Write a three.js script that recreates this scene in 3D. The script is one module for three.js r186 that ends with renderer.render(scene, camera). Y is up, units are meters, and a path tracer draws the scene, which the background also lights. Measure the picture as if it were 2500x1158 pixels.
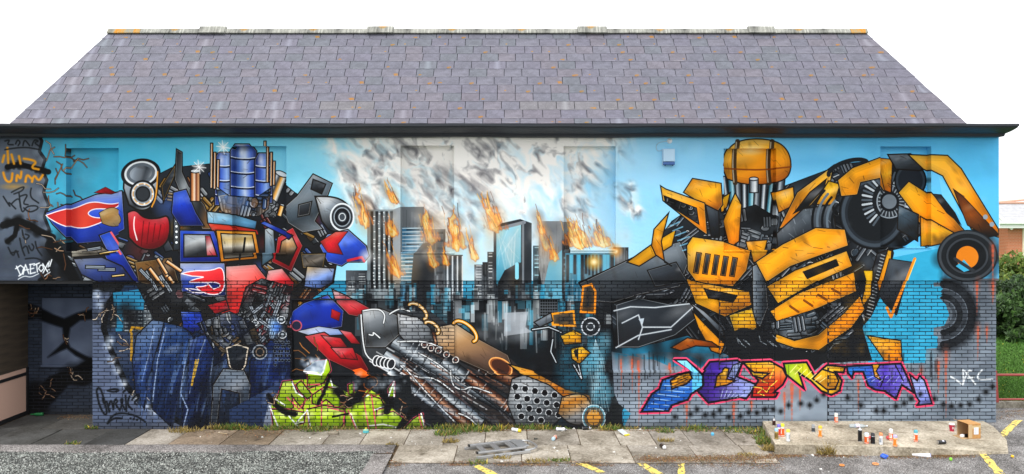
import * as THREE from 'three';
import { RoundedBoxGeometry } from 'three/addons/geometries/RoundedBoxGeometry.js';
import { mergeGeometries } from 'three/addons/utils/BufferGeometryUtils.js';

// ---------------------------------------------------------------- camera, sky, sun, exposure
const CH = 3.9, CD = 14, PPM = 130;            // eye height, distance from the wall, photo pixels per metre on the wall
const scene = new THREE.Scene();
const camera = new THREE.PerspectiveCamera(2 * Math.atan((1236 / 2 / PPM) / CD) * 180 / Math.PI, 2500 / 1236, 0.1, 1500);
camera.position.set(0, CH, CD);
camera.lookAt(0, CH, 0);
camera.setViewOffset(2500, 1236, 0, 78, 2500, 1158);   // shift lens: verticals stay vertical
scene.add(camera);

{ // bright overcast sky
  const W = 128, H = 64, d = new Float32Array(W * H * 4);
  for (let y = 0; y < H; y++) for (let x = 0; x < W; x++) {
    const e = ((y + 0.5) / H - 0.5) * Math.PI, s = Math.max(0, Math.sin(e)), a = x / W * Math.PI * 2;
    let L = 1.16 * (1 + 0.75 * s) + 0.03 * Math.sin(a * 3 + 1) * Math.cos(e * 5);
    if (e < 0) L = 0.5;
    const i = (y * W + x) * 4, b = 0.02 * s;
    d[i] = L * (1.0 - b); d[i + 1] = L * 1.0; d[i + 2] = L * (1.015 + b); d[i + 3] = 1;
  }
  const t = new THREE.DataTexture(d, W, H, THREE.RGBAFormat, THREE.FloatType);
  t.mapping = THREE.EquirectangularReflectionMapping; t.magFilter = THREE.LinearFilter; t.minFilter = THREE.LinearFilter; t.needsUpdate = true;
  scene.background = t; scene.environment = t;
}
const sun = new THREE.DirectionalLight(new THREE.Color(1, 0.965, 0.9), 1.5);
sun.position.set(-11, 26, 12); sun.target.position.set(0, 1, 0);
sun.castShadow = true; sun.shadow.radius = 22; sun.shadow.mapSize.set(4096, 4096);
Object.assign(sun.shadow.camera, { left: -16, right: 16, top: 14, bottom: -14, near: 1, far: 70 });
scene.add(sun, sun.target);
const EXPOSURE = 1.2;

// ---------------------------------------------------------------- helpers
function rngOf(a) { return () => { a |= 0; a = a + 0x6D2B79F5 | 0; let t = Math.imul(a ^ a >>> 15, 1 | a); t = t + Math.imul(t ^ t >>> 7, 61 | t) ^ t; return ((t ^ t >>> 14) >>> 0) / 4294967296; }; }
const R = rngOf(7);
const rr = (a, b, r = R) => a + (b - a) * r();
const used = new Map();
function numbered(n) { const k = used.get(n) || 0; used.set(n, k + 1); return k ? n + '_' + String(k).padStart(3, '0') : n; }
function sh(o) { o.castShadow = o.receiveShadow = true; return o; }
function thing(name, label, category, pos = [0, 0, 0], turn = 0, group) {
  const o = new THREE.Group(); o.name = numbered(name); o.position.set(...pos); o.rotation.y = turn;
  o.userData = { label, category }; if (group) o.userData.group = group;
  scene.add(o); return o;
}
function part(name, geo, mat, parent) { const m = sh(new THREE.Mesh(geo, mat)); m.name = name; parent.add(m); return m; }
function solo(name, geo, mat, label, category, pos = [0, 0, 0], turn = 0, group) {
  const m = sh(new THREE.Mesh(geo, mat)); m.name = numbered(name); m.position.set(...pos); m.rotation.y = turn;
  m.userData = { label, category }; if (group) m.userData.group = group; scene.add(m); return m;
}
function struct(name, geo, mat, label, category) { const m = sh(new THREE.Mesh(geo, mat)); m.name = name; m.userData = { kind: 'structure', label, category }; scene.add(m); return m; }
const wx = (px) => (px - 1250) / PPM, wy = (py) => CH - (py - 540) / PPM;      // photo pixel on the wall plane to metres
function gp(px, py, y = 0) { const z = CD - (CH - y) * PPM * CD / (py - 540); return [(px - 1250) * (CD - z) / (PPM * CD), y, z]; }  // point of the ground at height y
function bx(w, h, d, x = 0, y = 0, z = 0) { return new THREE.BoxGeometry(w, h, d).translate(x, y, z); }
function rb(w, h, d, r, x = 0, y = 0, z = 0, s = 2) { return new RoundedBoxGeometry(w, h, d, s, r).translate(x, y, z); }
function std(o) { return new THREE.MeshStandardMaterial({ roughness: 0.85, ...o }); }
const lin = (r, g, b) => new THREE.Color().setRGB(r, g, b);
const lerp = (a, b, t) => a + (b - a) * t, clamp = (x, a, b) => Math.min(b, Math.max(a, x));
const sstep = (a, b, x) => { const t = clamp((x - a) / (b - a), 0, 1); return t * t * (3 - 2 * t); };
// value noise that tiles with period P
function noiseGrid(seed) { const r = rngOf(seed), g = new Float32Array(256 * 256); for (let i = 0; i < g.length; i++) g[i] = r(); return g; }
const NG = noiseGrid(99);
function vn(x, y, P = 256) {
  const xi = Math.floor(x), yi = Math.floor(y), fx = x - xi, fy = y - yi, u = fx * fx * (3 - 2 * fx), v = fy * fy * (3 - 2 * fy);
  const m = (a) => ((a % P) + P) % P, a0 = m(xi), a1 = m(xi + 1), b0 = m(yi) * 256, b1 = m(yi + 1) * 256;
  return lerp(lerp(NG[b0 + a0], NG[b0 + a1], u), lerp(NG[b1 + a0], NG[b1 + a1], u), v);
}
function fbm(x, y, o = 4, P = 256) { let s = 0, a = 0.5, n = 0; for (let i = 0; i < o; i++) { s += a * vn(x, y, P); n += a; x *= 2; y *= 2; P = Math.min(256, P * 2); a *= 0.5; } return s / n; }
function tex(canvas, srgb = true, repeat) { const t = new THREE.CanvasTexture(canvas); if (srgb) t.colorSpace = THREE.SRGBColorSpace; if (repeat) { t.wrapS = t.wrapT = THREE.RepeatWrapping; t.repeat.set(...repeat); } return t; }
function pixelTex(n, fn, srgb, metres) {       // fn(u 0..1, v) -> [r,g,b] 0..255 or grey
  const c = document.createElement('canvas'); c.width = c.height = n; const x = c.getContext('2d'), im = x.createImageData(n, n);
  for (let j = 0; j < n; j++) for (let i = 0; i < n; i++) { const v = fn(i / n, j / n), k = (j * n + i) * 4; if (v.length) { im.data[k] = v[0]; im.data[k + 1] = v[1]; im.data[k + 2] = v[2]; } else im.data[k] = im.data[k + 1] = im.data[k + 2] = v; im.data[k + 3] = 255; }
  x.putImageData(im, 0, 0); return tex(c, srgb, metres ? [1 / metres, 1 / metres] : undefined);
}
function planarUV(g, ax = 0, ay = 1, ou = 0, ov = 0) { const p = g.attributes.position, u = new Float32Array(p.count * 2); for (let i = 0; i < p.count; i++) { u[i * 2] = p.getComponent(i, ax) + ou; u[i * 2 + 1] = p.getComponent(i, ay) + ov; } g.setAttribute('uv', new THREE.BufferAttribute(u, 2)); return g; }

// ---------------------------------------------------------------- the wall painting (flat paint on the wall, in wall metres; drawn at 130 units per metre)
const MY0 = 326, MH = 740;                                    // painted band of the wall
const TILES = [{ x0: -190, w: 1440 }, { x0: 1096, w: 1370 }];   // left and right sheets of the painting; they overlap
function paintMural(c) {
  const r = rngOf(2024), q = (a, b) => a + (b - a) * r();
  const path = (p, close = true) => { c.beginPath(); c.moveTo(p[0], p[1]); for (let i = 2; i < p.length; i += 2) c.lineTo(p[i], p[i + 1]); if (close) c.closePath(); };
  const curve = (p, close = false) => { c.beginPath(); c.moveTo(p[0], p[1]); for (let i = 2; i < p.length - 2; i += 2) { const mx = (p[i] + p[i + 2]) / 2, my = (p[i + 1] + p[i + 3]) / 2; c.quadraticCurveTo(p[i], p[i + 1], mx, my); } c.lineTo(p[p.length - 2], p[p.length - 1]); if (close) c.closePath(); };
  const box = (p) => { let a = 1e9, b = 1e9, d = -1e9, e = -1e9; for (let i = 0; i < p.length; i += 2) { a = Math.min(a, p[i]); d = Math.max(d, p[i]); b = Math.min(b, p[i + 1]); e = Math.max(e, p[i + 1]); } return [a, b, d, e]; };
  const line = (p, col, w, al = 1, smooth = false) => { c.globalAlpha = al; c.strokeStyle = col; c.lineWidth = w; c.lineCap = 'round'; c.lineJoin = 'round'; smooth ? curve(p) : path(p, false); c.stroke(); c.globalAlpha = 1; };
  const soft = (x, y, rad, col, al, sx = 1, sy = 1, rot = 0) => { c.save(); c.translate(x, y); c.rotate(rot); c.scale(sx, sy); const g = c.createRadialGradient(0, 0, 0, 0, 0, rad); g.addColorStop(0, rgba(col, al)); g.addColorStop(0.5, rgba(col, al * 0.55)); g.addColorStop(1, rgba(col, 0)); c.fillStyle = g; c.fillRect(-rad, -rad, 2 * rad, 2 * rad); c.restore(); };
  const hex = (h) => { const n = parseInt(h.slice(1), 16); return [n >> 16, n >> 8 & 255, n & 255]; };
  const rgba = (h, a) => { const [x, y, z] = hex(h); return `rgba(${x},${y},${z},${a})`; };
  const grad = (p, cols, ang) => { const [a, b, d, e] = box(p), mx = (a + d) / 2, my = (b + e) / 2, L = (Math.abs(Math.cos(ang)) * (d - a) + Math.abs(Math.sin(ang)) * (e - b)) / 2, g = c.createLinearGradient(mx - Math.cos(ang) * L, my - Math.sin(ang) * L, mx + Math.cos(ang) * L, my + Math.sin(ang) * L); cols.forEach((k, i) => g.addColorStop(i / (cols.length - 1), k)); return g; };
  // an airbrushed plate: colour fade, darker worn edges, scratches, bright rim, dark outline
  function plate(p, cols, o = {}) {
    const { ang = 1.2, out = '#14110f', ow = 3, rim = null, scr = 8, scrc = '#1a1008', edge = 0.075, smooth = false } = o;
    c.save(); smooth ? curve(p, true) : path(p); c.fillStyle = grad(p, cols, ang); c.fill(); c.clip();
    for (const w of [30, 18, 9]) { c.globalAlpha = edge; c.strokeStyle = out; c.lineWidth = w; smooth ? curve(p, true) : path(p); c.stroke(); } c.globalAlpha = 1;
    const [a, b, d, e] = box(p);
    for (let i = 0; i < scr; i++) { const x = q(a, d), y = q(b, e), l = q(4, 26), t = q(-0.9, 0.4) + ang; line([x, y, x + Math.cos(t) * l, y + Math.sin(t) * l], scrc, q(0.5, 2.2), q(0.15, 0.6)); }
    for (let i = 0; i < scr / 3; i++) soft(q(a, d), q(b, e), q(8, 30), scrc, q(0.1, 0.3), 1, q(0.3, 0.7), ang);
    if (d - a > 34 && e - b > 24) for (let i = 0; i < 3; i++) { soft(q(a, d), q(b, lerp(b, e, .5)), q(.15, .4) * Math.min(d - a, e - b), '#ffffff', .16, 1.5, .6, ang + 1.57); soft(q(a, d), q(lerp(b, e, .5), e), q(.2, .5) * Math.min(d - a, e - b), out, .22, 1.4, .7, ang + 1.57); }
    if (rim) { c.globalAlpha = 0.75; c.strokeStyle = rim; c.lineWidth = 4; smooth ? curve(p, true) : path(p); c.translate(0, 2.5); c.stroke(); c.globalAlpha = 1; }
    c.restore();
    if (ow) { c.strokeStyle = out; c.lineWidth = ow; c.lineJoin = 'miter'; smooth ? curve(p, true) : path(p); c.stroke(); }
  }
  const OR = ['#ffc02a', '#ffa012', '#ee7a0c'], OR2 = ['#fa9614', '#ffb41e', '#d8620c'], OD = ['#e0740c', '#a8480c', '#4a2008'], YE = ['#ffd21c', '#f6ad12', '#d98510'];
  const ST = ['#dfe7ee', '#77828e', '#20252c'], SD = ['#59646f', '#262b32', '#0e1013'], BK = ['#2b3036', '#131519', '#08090a'];
  const BL = ['#2c5ae0', '#1934b4', '#0d1864'], BLH = ['#8fb4f4', '#2b52d8', '#101d80'], RD = ['#e9333a', '#b8141d', '#5c0a10'], CH_ = ['#f2f5f8', '#9aa5b2', '#2d333b', '#b9c3cc', '#444c56'];
  // machine clutter: dark ground with pipes, arcs, bolts, glints
  function clutter(p, n, pal, o = {}) {
    const { base = BK, len = 34, out = 2, wmax = 3 } = o; c.save(); path(p); c.fillStyle = grad(p, base, 1.3); c.fill(); c.clip();
    const [a, b, d, e] = box(p), dir = o.dir ?? 0.6;
    for (let i = 0; i < n; i++) {
      const x = q(a, d), y = q(b, e), col = pal[Math.floor(r() * pal.length)], t = dir + (r() < 0.25 ? 1.57 : 0) + (vn(x / 60 + 40, y / 60 + 40) - .5) * 1.4, l = q(0.4, 1.2) * len, k = r(), nx = -Math.sin(t), ny = Math.cos(t);
      if (k < 0.34) { const w = q(4, 10), m = 1 + Math.floor(r() * 3); for (let j = 0; j < m; j++) { const X0 = x + nx * j * (w + 2), Y0 = y + ny * j * (w + 2), X = X0 + Math.cos(t) * l, Y = Y0 + Math.sin(t) * l; c.lineCap = 'butt'; line([X0, Y0, X, Y], '#07080a', w + 3, 0.9); line([X0, Y0, X, Y], col, w * .8, 0.55); line([X0 - nx * w * .2, Y0 - ny * w * .2, X - nx * w * .2, Y - ny * w * .2], '#f2f4f6', w * .16, q(.2, .8)); } }
      else if (k < 0.5) { const s = q(8, 22), p4 = [x, y, x + Math.cos(t) * s * 1.6, y + Math.sin(t) * s * 1.6, x + Math.cos(t) * s * 1.4 + nx * s, y + Math.sin(t) * s * 1.4 + ny * s, x + nx * s * .8, y + ny * s * .8]; path(p4); c.fillStyle = grad(p4, [col, '#15181c'], t + 1); c.globalAlpha = .8; c.fill(); c.globalAlpha = 1; c.strokeStyle = '#0a0b0d'; c.lineWidth = 2.4; c.stroke(); line(p4.slice(0, 4), '#eef2f5', q(.8, 1.8), q(.3, .9)); }
      else if (k < 0.6) { c.beginPath(); const R0 = q(5, 15); c.ellipse(x, y, R0, R0 * q(0.6, 1), t, 0, 6.3); c.fillStyle = rgba(col, 0.5); c.fill(); c.strokeStyle = '#090a0c'; c.lineWidth = 3; c.stroke(); c.beginPath(); c.arc(x, y, R0 * 0.7, t, t + 2.2); c.strokeStyle = '#e9eef2'; c.lineWidth = q(0.8, wmax * 0.6); c.globalAlpha = q(0.4, 1); c.stroke(); c.globalAlpha = 1; }
      else if (k < 0.74) line([x, y, x + q(-10, 10), y + q(4, 14), x + q(0, 24), y + q(0, 20)], r() < 0.5 ? col : '#0a0b0d', q(1, wmax), q(0.4, .9), true);
      else soft(x, y, q(14, 46), r() < 0.6 ? '#000000' : col, 0.4);
    }
    c.restore(); if (out) { path(p); c.strokeStyle = '#0b0c0e'; c.lineWidth = out; c.stroke(); }
  }
  function pipe(x0, y0, x1, y1, w, cols = CH_, cap = true) {
    const t = Math.atan2(y1 - y0, x1 - x0), nx = -Math.sin(t) * w / 2, ny = Math.cos(t) * w / 2, p = [x0 + nx, y0 + ny, x1 + nx, y1 + ny, x1 - nx, y1 - ny, x0 - nx, y0 - ny];
    const g = c.createLinearGradient(x0 + nx, y0 + ny, x0 - nx, y0 - ny); cols.forEach((k, i) => g.addColorStop(i / (cols.length - 1), k));
    path(p); c.fillStyle = g; c.fill(); c.strokeStyle = '#101216'; c.lineWidth = 2.5; c.stroke();
    if (cap) { c.beginPath(); c.ellipse(x0, y0, w / 2, w / 5, t + 1.57, 0, 6.3); c.fillStyle = '#cfd6dc'; c.fill(); c.stroke(); }
  }
  function rings(x, y, rad, list, sq = 1, rot = 0) { for (const [f, col, lw] of list) { c.beginPath(); c.ellipse(x, y, rad * f, rad * f * sq, rot, 0, 6.3); if (lw) { c.strokeStyle = col; c.lineWidth = lw; c.stroke(); } else { c.fillStyle = col; c.fill(); } } }
  function glint(x, y, s) { for (const [dx, dy] of [[1, 0.15], [0.15, 1], [0.7, 0.7], [0.7, -0.7]]) line([x - dx * s, y - dy * s, x + dx * s, y + dy * s], '#ffffff', 1.6, 0.9); soft(x, y, s, '#ffffff', 0.8); }
  // ---- sky
  { const g = c.createLinearGradient(0, 0, 2440, 0); [['0', '#3aa3c6'], ['.12', '#43b2d6'], ['.26', '#6cc8e6'], ['.36', '#9ad8ee'], ['.5', '#b9e0f4'], ['.62', '#9fd6f4'], ['.75', '#7ac6f0'], ['.88', '#5dbcec'], ['1', '#57bdf0']].forEach(([s, k]) => g.addColorStop(+s, k)); c.fillStyle = g; c.fillRect(-200, 320, 2700, 380); }
  c.fillStyle = '#2a90b8'; c.fillRect(-200, 686, 2700, 400);
  for (let i = 0; i < 260; i++) soft(q(120, 2440), q(330, 690), q(12, 60), r() < 0.5 ? '#ffffff' : '#1f86b4', q(0.02, 0.08), 1, q(0.4, 1.6));
  for (let i = 0; i < 14; i++) soft(q(1950, 2440), q(336, 400), q(40, 90), '#3d8fc4', 0.14, 1.6, 0.4);
  // ---- smoke: drifting grey and white, streaming down to the right
  const cloud = (x0, y0, w, h, dens, dark, nx, seed) => {
    const W = Math.round(w * .5), H = Math.round(h * .5), cv = document.createElement('canvas'); cv.width = W; cv.height = H; const k = cv.getContext('2d'), im = k.createImageData(W, H);
    for (let j = 0; j < H; j++) for (let i = 0; i < W; i++) { const x = i / .5, y = j / .5, a = x - y * nx, wv = fbm(a / 44 + seed, y / 56 + seed, 3), n = fbm(a / 30 + wv * 2.6 + seed, y / 40 + wv * 2.8, 5), m = fbm(a / 20 + wv * 3.4 + 30 + seed, y / 26 + wv * 3.4 + 9, 5), d = dens(x + x0, y + y0), al = clamp((n - .5 + d * .62) * 2.1, 0, 1) * clamp(d * 2.4, 0, 1), dk = clamp((m - .5 + dark(x + x0, y + y0)) * 2.5, 0, 1), g = lerp(242, 78, dk), q = (j * W + i) * 4; im.data[q] = g + 2; im.data[q + 1] = g - (1 - dk) * 3; im.data[q + 2] = g - (1 - dk) * 8 + dk * 6; im.data[q + 3] = 255 * al * .95; }
    k.putImageData(im, 0, 0); c.drawImage(cv, x0, y0, w, h); };
  const bump = (x, a, b, e) => sstep(a - e, a + e, x) * (1 - sstep(b - e, b + e, x));
  cloud(730, 330, 900, 330, (x, y) => { const t = (y - 330) / 330; return bump(x, 810 + t * 80, 1510 - t * 160, 90) * (1 - t * 1.05); }, (x, y) => -.03 + .08 * Math.sin(x / 46 + y / 60) - .06 * bump(y, 330, 352, 10), .3, 11);
  for (const [a, b, x, y, w, h, s] of [[.5, .12, 790, 370, 200, 230, 3], [.5, .14, 960, 380, 220, 270, 7], [.45, .12, 1090, 400, 170, 200, 12], [.5, .1, 1350, 470, 150, 120, 17], [.4, .12, 1480, 430, 110, 130, 23]]) cloud(x, y, w, h, (X, Y) => { const t = (Y - y) / h, cx = x + w * (.3 + .4 * t); return a * (1 - sstep(w * .14, w * .42, Math.abs(X - cx))) * (1 - sstep(.6, 1, t)) * sstep(0, .15, t); }, () => b, .5, s);
  // ---- towers of the burning city
  const tower = (x, y, w, cols, rows, colN, lightc, al = 0.9, base = 735) => { path([x, y, x + w, y, x + w, base, x, base]); c.fillStyle = grad([x, y, x + w, base], cols, 0.1); c.fill(); c.save(); c.clip(); for (let i = 0; i < w; i++) { const X = q(x, x + w), Y = q(y, base); line([X, Y, X + q(-2, 2), Y + q(10, 60)], r() < .5 ? '#0c0f12' : '#c4d2da', q(1, 5), q(.06, .22)); } for (let i = 0; i < 4; i++) soft(q(x, x + w), q(y, base), q(14, 40), r() < .5 ? '#e6eaec' : '#0c0f12', .22); c.restore(); for (let j = 0; j < rows; j++) for (let i = 0; i < colN; i++) if (r() < 0.8) { c.globalAlpha = al * q(0.4, 1); c.fillStyle = lightc; c.fillRect(x + (i + 0.2) * w / colN, y + (j + 0.3) * (base - y) / rows, w / colN * 0.6, Math.max(1.6, (base - y) / rows * 0.3)); } c.globalAlpha = 1; };
  tower(845, 660, 52, ['#50565c', '#22262b'], 12, 2, '#e8eef0');
  tower(897, 512, 80, ['#5c666c', '#8b979c', '#555b60'], 1, 1, '#5c666c', 0);
  for (let i = 0; i < 5; i++) { c.fillStyle = '#15181b'; c.fillRect(905 + i * 12, 516, 7, 190); for (let j = 0; j < 22; j++) if (r() < .7) { c.fillStyle = '#f0f5f6'; c.fillRect(912 + i * 12 + q(-1, 1), 520 + j * 9 + q(-2, 2), q(2, 5), 2.2); } }
  path([960, 512, 978, 505, 978, 690, 960, 690]); c.fillStyle = '#8e959a'; c.fill();
  tower(978, 505, 55, ['#6b7176', '#43474c'], 1, 1, '#fff', 0); tower(979, 556, 53, ['#3978a0', '#24506c'], 15, 1, '#0d1216', 1); for (let j = 0; j < 15; j++) line([980, 558 + j * 9, 1030, 557 + j * 9], '#e6f2f8', 2, 0.8);
  tower(1034, 560, 52, ['#5a5e63', '#33373c'], 9, 2, '#191c20'); path([1010, 620, 1030, 595, 1060, 590, 1060, 735, 1000, 735]); c.fillStyle = '#1d2024'; c.fill();
  tower(1084, 622, 46, ['#6a747c', '#2c3238'], 1, 1, '#fff', 0); for (let i = 0; i < 8; i++) line([1087 + i * 6, 626, 1087 + i * 6, 732], i & 1 ? '#dfe7ec' : '#15181c', 2.6, 0.9);
  tower(1158, 646, 22, ['#565c62', '#3c4248'], 13, 1, '#eef2f4'); tower(1178, 640, 14, ['#1f2328', '#15181b'], 1, 1, '#fff', 0); tower(1190, 615, 15, ['#30353b', '#22262a'], 16, 1, '#f2f6f8');
  path([1205, 560, 1225, 545, 1270, 535, 1298, 545, 1298, 735, 1205, 735]); c.fillStyle = '#23282e'; c.fill(); path([1212, 560, 1272, 548, 1272, 640, 1240, 660, 1212, 700]); c.fillStyle = grad([1212, 548, 1272, 700], ['#9cd4e4', '#5da9c2', '#2e7690'], 1.2); c.fill(); for (let i = 0; i < 14; i++) line([q(1214, 1270), q(555, 600), q(1214, 1270), q(610, 690)], '#ffffff', q(1, 4), 0.18); line([1205, 562, 1280, 543], '#79818a', 8); line([1277, 545, 1277, 690], '#6c757e', 5);
  path([1216, 690, 1232, 660, 1268, 640, 1268, 735, 1216, 735]); c.fillStyle = '#15181c'; c.fill(); line([1262, 645, 1262, 678], '#78d2f0', 9);
  tower(1301, 600, 20, ['#2f444f', '#1d2b33'], 14, 1, '#a8dcec'); tower(1315, 540, 58, ['#85898e', '#5e6368'], 1, 1, '#fff', 0); path([1320, 735, 1340, 640, 1372, 610, 1395, 650, 1378, 735]); c.fillStyle = '#5c9fb8'; c.fill(); path([1316, 655, 1330, 735, 1312, 735]); c.fillStyle = '#1a1e22'; c.fill();
  tower(1372, 542, 20, ['#1e2227', '#15181b'], 12, 1, '#4f6a7a'); tower(1380, 618, 150, ['#2a6d8a', '#1a4256'], 1, 1, '#fff', 0); for (let i = 0; i < 16; i++) { c.fillStyle = r() < .6 ? '#15191d' : '#3b9cc0'; c.fillRect(1382 + i * 9, 622, q(4, 9), q(40, 70)); } tower(1500, 604, 34, ['#2c2f33', '#1c1e21'], 1, 1, '#fff', 0);
  // ---- flames
  let fseed = 0; const flame = (x, y, w, h0, n, lean = -0.25) => { const h = h0 * .84; const cw = Math.round(w * 3.4), chh = Math.round(h * 1.25), cv = document.createElement('canvas'); cv.width = cw; cv.height = chh; const k = cv.getContext('2d'), im = k.createImageData(cw, chh), sd = (fseed += 7.3);
    for (let j = 0; j < chh; j++) for (let i = 0; i < cw; i++) { const t = 1 - j / chh, wob = (fbm(i / 9 + sd, j / 22 + sd, 3) - .5) * 1.6, u = (i / cw - .5) * 2 + wob * (.25 + t * .6), e = 1 - Math.abs(u) / Math.max(.03, .9 * (1 - t) * sstep(-.05, .16, t)), m = fbm(i / 5 + sd * 2, j / 16 + sd, 4), v = e * .9 + (m - .45) * 1.5 - t * .35 - sstep(.12, 0, t) * .5, q = (j * cw + i) * 4; const C3 = v > .75 ? [250, 214, 120] : v > .55 ? [246, 176, 48] : v > .3 ? [236, 130, 34] : v > .1 ? [190, 92, 40] : [96, 70, 60]; im.data[q] = C3[0]; im.data[q + 1] = C3[1]; im.data[q + 2] = C3[2]; im.data[q + 3] = 255 * clamp((v + .16) * 2.2, 0, .86); }
    k.putImageData(im, 0, 0); soft(x + lean * h * .3, y - h * .35, h * .62, '#e8801c', .4, w / h * 1.6 + .3, 1); for (let i = 0; i < 5; i++) soft(x + lean * h * q(.6, 1.3) + q(-w, w), y - h * q(.5, 1.2), q(12, 26), i & 1 ? '#4a4642' : '#b8b2aa', .3); c.save(); c.globalAlpha = .74; c.transform(1, 0, -lean, 1, 0, 0); c.drawImage(cv, x + lean * y - cw / 2, y - chh, cw, chh); c.restore(); for (let i = 0; i < n / 7; i++) { const fx = x + q(-w, w), fy = y - q(0, h); line([fx + lean * (y - fy), fy, fx + lean * (y - fy) + q(-4, 3) + lean * 10, fy - q(8, 16), fx + lean * (y - fy) + q(-4, 4) + lean * 22, fy - q(18, 34)], ['#e8801c', '#5a2c18', '#2c2422', '#f4b440'][i & 3], q(.8, 2.4), .5, true); } };
  flame(896, 560, 14, 110, 90); flame(968, 500, 10, 60, 50, -.5); flame(960, 580, 12, 60, 40); flame(975, 680, 14, 90, 60, -.4); flame(1052, 600, 16, 110, 80); flame(1060, 655, 10, 60, 40); flame(1115, 615, 20, 110, 100, -.15); flame(1092, 650, 8, 50, 30); flame(1160, 640, 8, 80, 36); flame(1215, 570, 20, 95, 110, -.3); flame(1335, 615, 9, 90, 60); flame(1325, 575, 7, 60, 40); flame(1355, 640, 8, 60, 30); flame(1420, 610, 30, 75, 140, -.35); flame(1475, 606, 22, 60, 80, -.4);
  soft(1450, 640, 24, '#ffb020', 1); soft(1450, 640, 10, '#fff6c0', 1); soft(1503, 612, 20, '#f59018', 0.9); soft(1503, 614, 7, '#fff0c0', 1);
  for (let i = 0; i < 110; i++) soft(q(900, 1540), q(520, 700), q(16, 46), ['#c8ccd0', '#e8e4de', '#8a9096', '#f0c890'][i & 3], q(.06, .2), .8, 1.3);
  // ---- lower middle: dark, wet streets, reflections
  { const g = c.createLinearGradient(0, 690, 0, 1045); g.addColorStop(0, '#20262c'); g.addColorStop(0.15, '#14181c'); g.addColorStop(1, '#1a1c20'); c.fillStyle = g; c.fillRect(690, 735, 830, 330); }
  for (let i = 0; i < 170; i++) { const x = q(850, 1500), y = q(690, 770); c.globalAlpha = q(0.2, 0.7); c.fillStyle = ['#2f9ac0', '#5bb6d6', '#cfd8dc', '#0c0e11', '#6d747a', '#0c0e11'][Math.floor(r() * 6)]; c.fillRect(x, y, q(4, 22), q(10, 90)); } c.globalAlpha = 1;
  for (let i = 0; i < 90; i++) { const x = q(1180, 1420), y = q(730, 830); line([x, y, x + q(-2, 2), y + q(10, 60)], r() < 0.4 ? '#dfe5e8' : '#0a0c0e', q(1, 5), q(0.15, 0.5)); }
  for (let i = 0; i < 40; i++) soft(q(1170, 1300), q(770, 840), q(14, 34), i % 3 ? '#8a9299' : '#e4e8ea', 0.16, 1.3, 0.7);
  path([1232, 765, 1290, 762, 1282, 800, 1300, 812, 1230, 822]); c.fillStyle = '#b4bcc4'; c.globalAlpha = 0.7; c.fill(); c.globalAlpha = 1; c.fillStyle = '#4a5056'; c.fillRect(1316, 730, 46, 44); for (let i = 0; i < 40; i++) { c.fillStyle = '#0c0e10'; c.beginPath(); c.arc(1322 + (i % 7) * 6, 736 + Math.floor(i / 7) * 7, 2.4, 0, 6.3); c.fill(); }
  for (let i = 0; i < 120; i++) soft(q(1150, 1480), q(800, 1040), q(16, 50), r() < 0.8 ? '#08090b' : '#15465c', 0.25);
  // ---- left: broken concrete, cracks, brick grey
  { c.fillStyle = '#55617a'; c.fillRect(-200, 690, 700, 380); const jag = [-200, 325, 95, 325, 104, 345, 98, 370, 112, 390, 104, 415, 116, 440, 108, 470, 120, 500, 110, 530, 122, 560, 118, 590, 150, 620, 170, 650, 200, 640, 225, 665, 240, 690, -200, 690]; plate(jag, ['#3d4552', '#525c6c', '#465062'], { ang: 1.4, scr: 0, out: '#0d0f12', ow: 8, edge: 0.1 }); for (let i = 0; i < 160; i++) soft(q(-60, 225), q(340, 690), q(10, 40), r() < 0.5 ? '#76839a' : '#252b34', 0.1); for (let i = 6; i < jag.length - 8; i += 2) soft(jag[i] - 6, jag[i + 1], 14, '#aebdce', 0.35); }
  const crack = (pts, w) => { for (let k = 0; k < 3; k++) line(pts, '#0a0b0d', w * (1 - k * 0.25), 0.8); for (let i = 0; i < pts.length - 2; i += 2) for (let j = 0; j < 8; j++) { const t = r(), x = lerp(pts[i], pts[i + 2], t), y = lerp(pts[i + 1], pts[i + 3], t); soft(x + q(-w, w) * 0.6, y + q(-w, w) * 0.6, q(w * 0.3, w * 0.8), '#070809', 0.7); } };
  const twigs = (x, y, n, s, cols = ['#9c6b4a', '#c29a78', '#5e3a24', '#d8c2aa']) => { for (let i = 0; i < n; i++) { let a = q(0, 6.3), px = x + q(-s, s), py = y + q(-s, s); const p = [px, py]; for (let k = 0; k < 3; k++) { px += Math.cos(a) * s * 0.45; py += Math.sin(a) * s * 0.45; a += q(-0.9, 0.9); p.push(px, py); } line(p, '#120c08', 3.4, 0.8); line(p, cols[Math.floor(r() * cols.length)], q(1, 2.2), 0.9); } };
  crack([20, 408, 50, 402, 90, 412, 120, 420], 14); crack([10, 550, 45, 540, 70, 548, 100, 566, 130, 580], 18); crack([45, 545, 38, 575, 20, 590], 12); crack([100, 685, 118, 676, 135, 690], 14); crack([128, 600, 160, 640, 180, 670, 230, 690, 290, 700, 330, 690], 34);
  for (let i = 0; i < 100; i++) soft(q(110, 240), q(570, 690), q(10, 30), '#0a0b0d', 0.3);
  twigs(150, 380, 7, 30); twigs(150, 440, 6, 30); twigs(135, 480, 5, 22); twigs(60, 550, 4, 20); twigs(150, 610, 8, 30); twigs(120, 680, 4, 14);
  // lower left brick face with the torn opening
  for (let i = 0; i < 90; i++) soft(q(225, 420), q(700, 1045), q(14, 44), r() < 0.6 ? '#6c7c9c' : '#38455c', 0.14);
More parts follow.
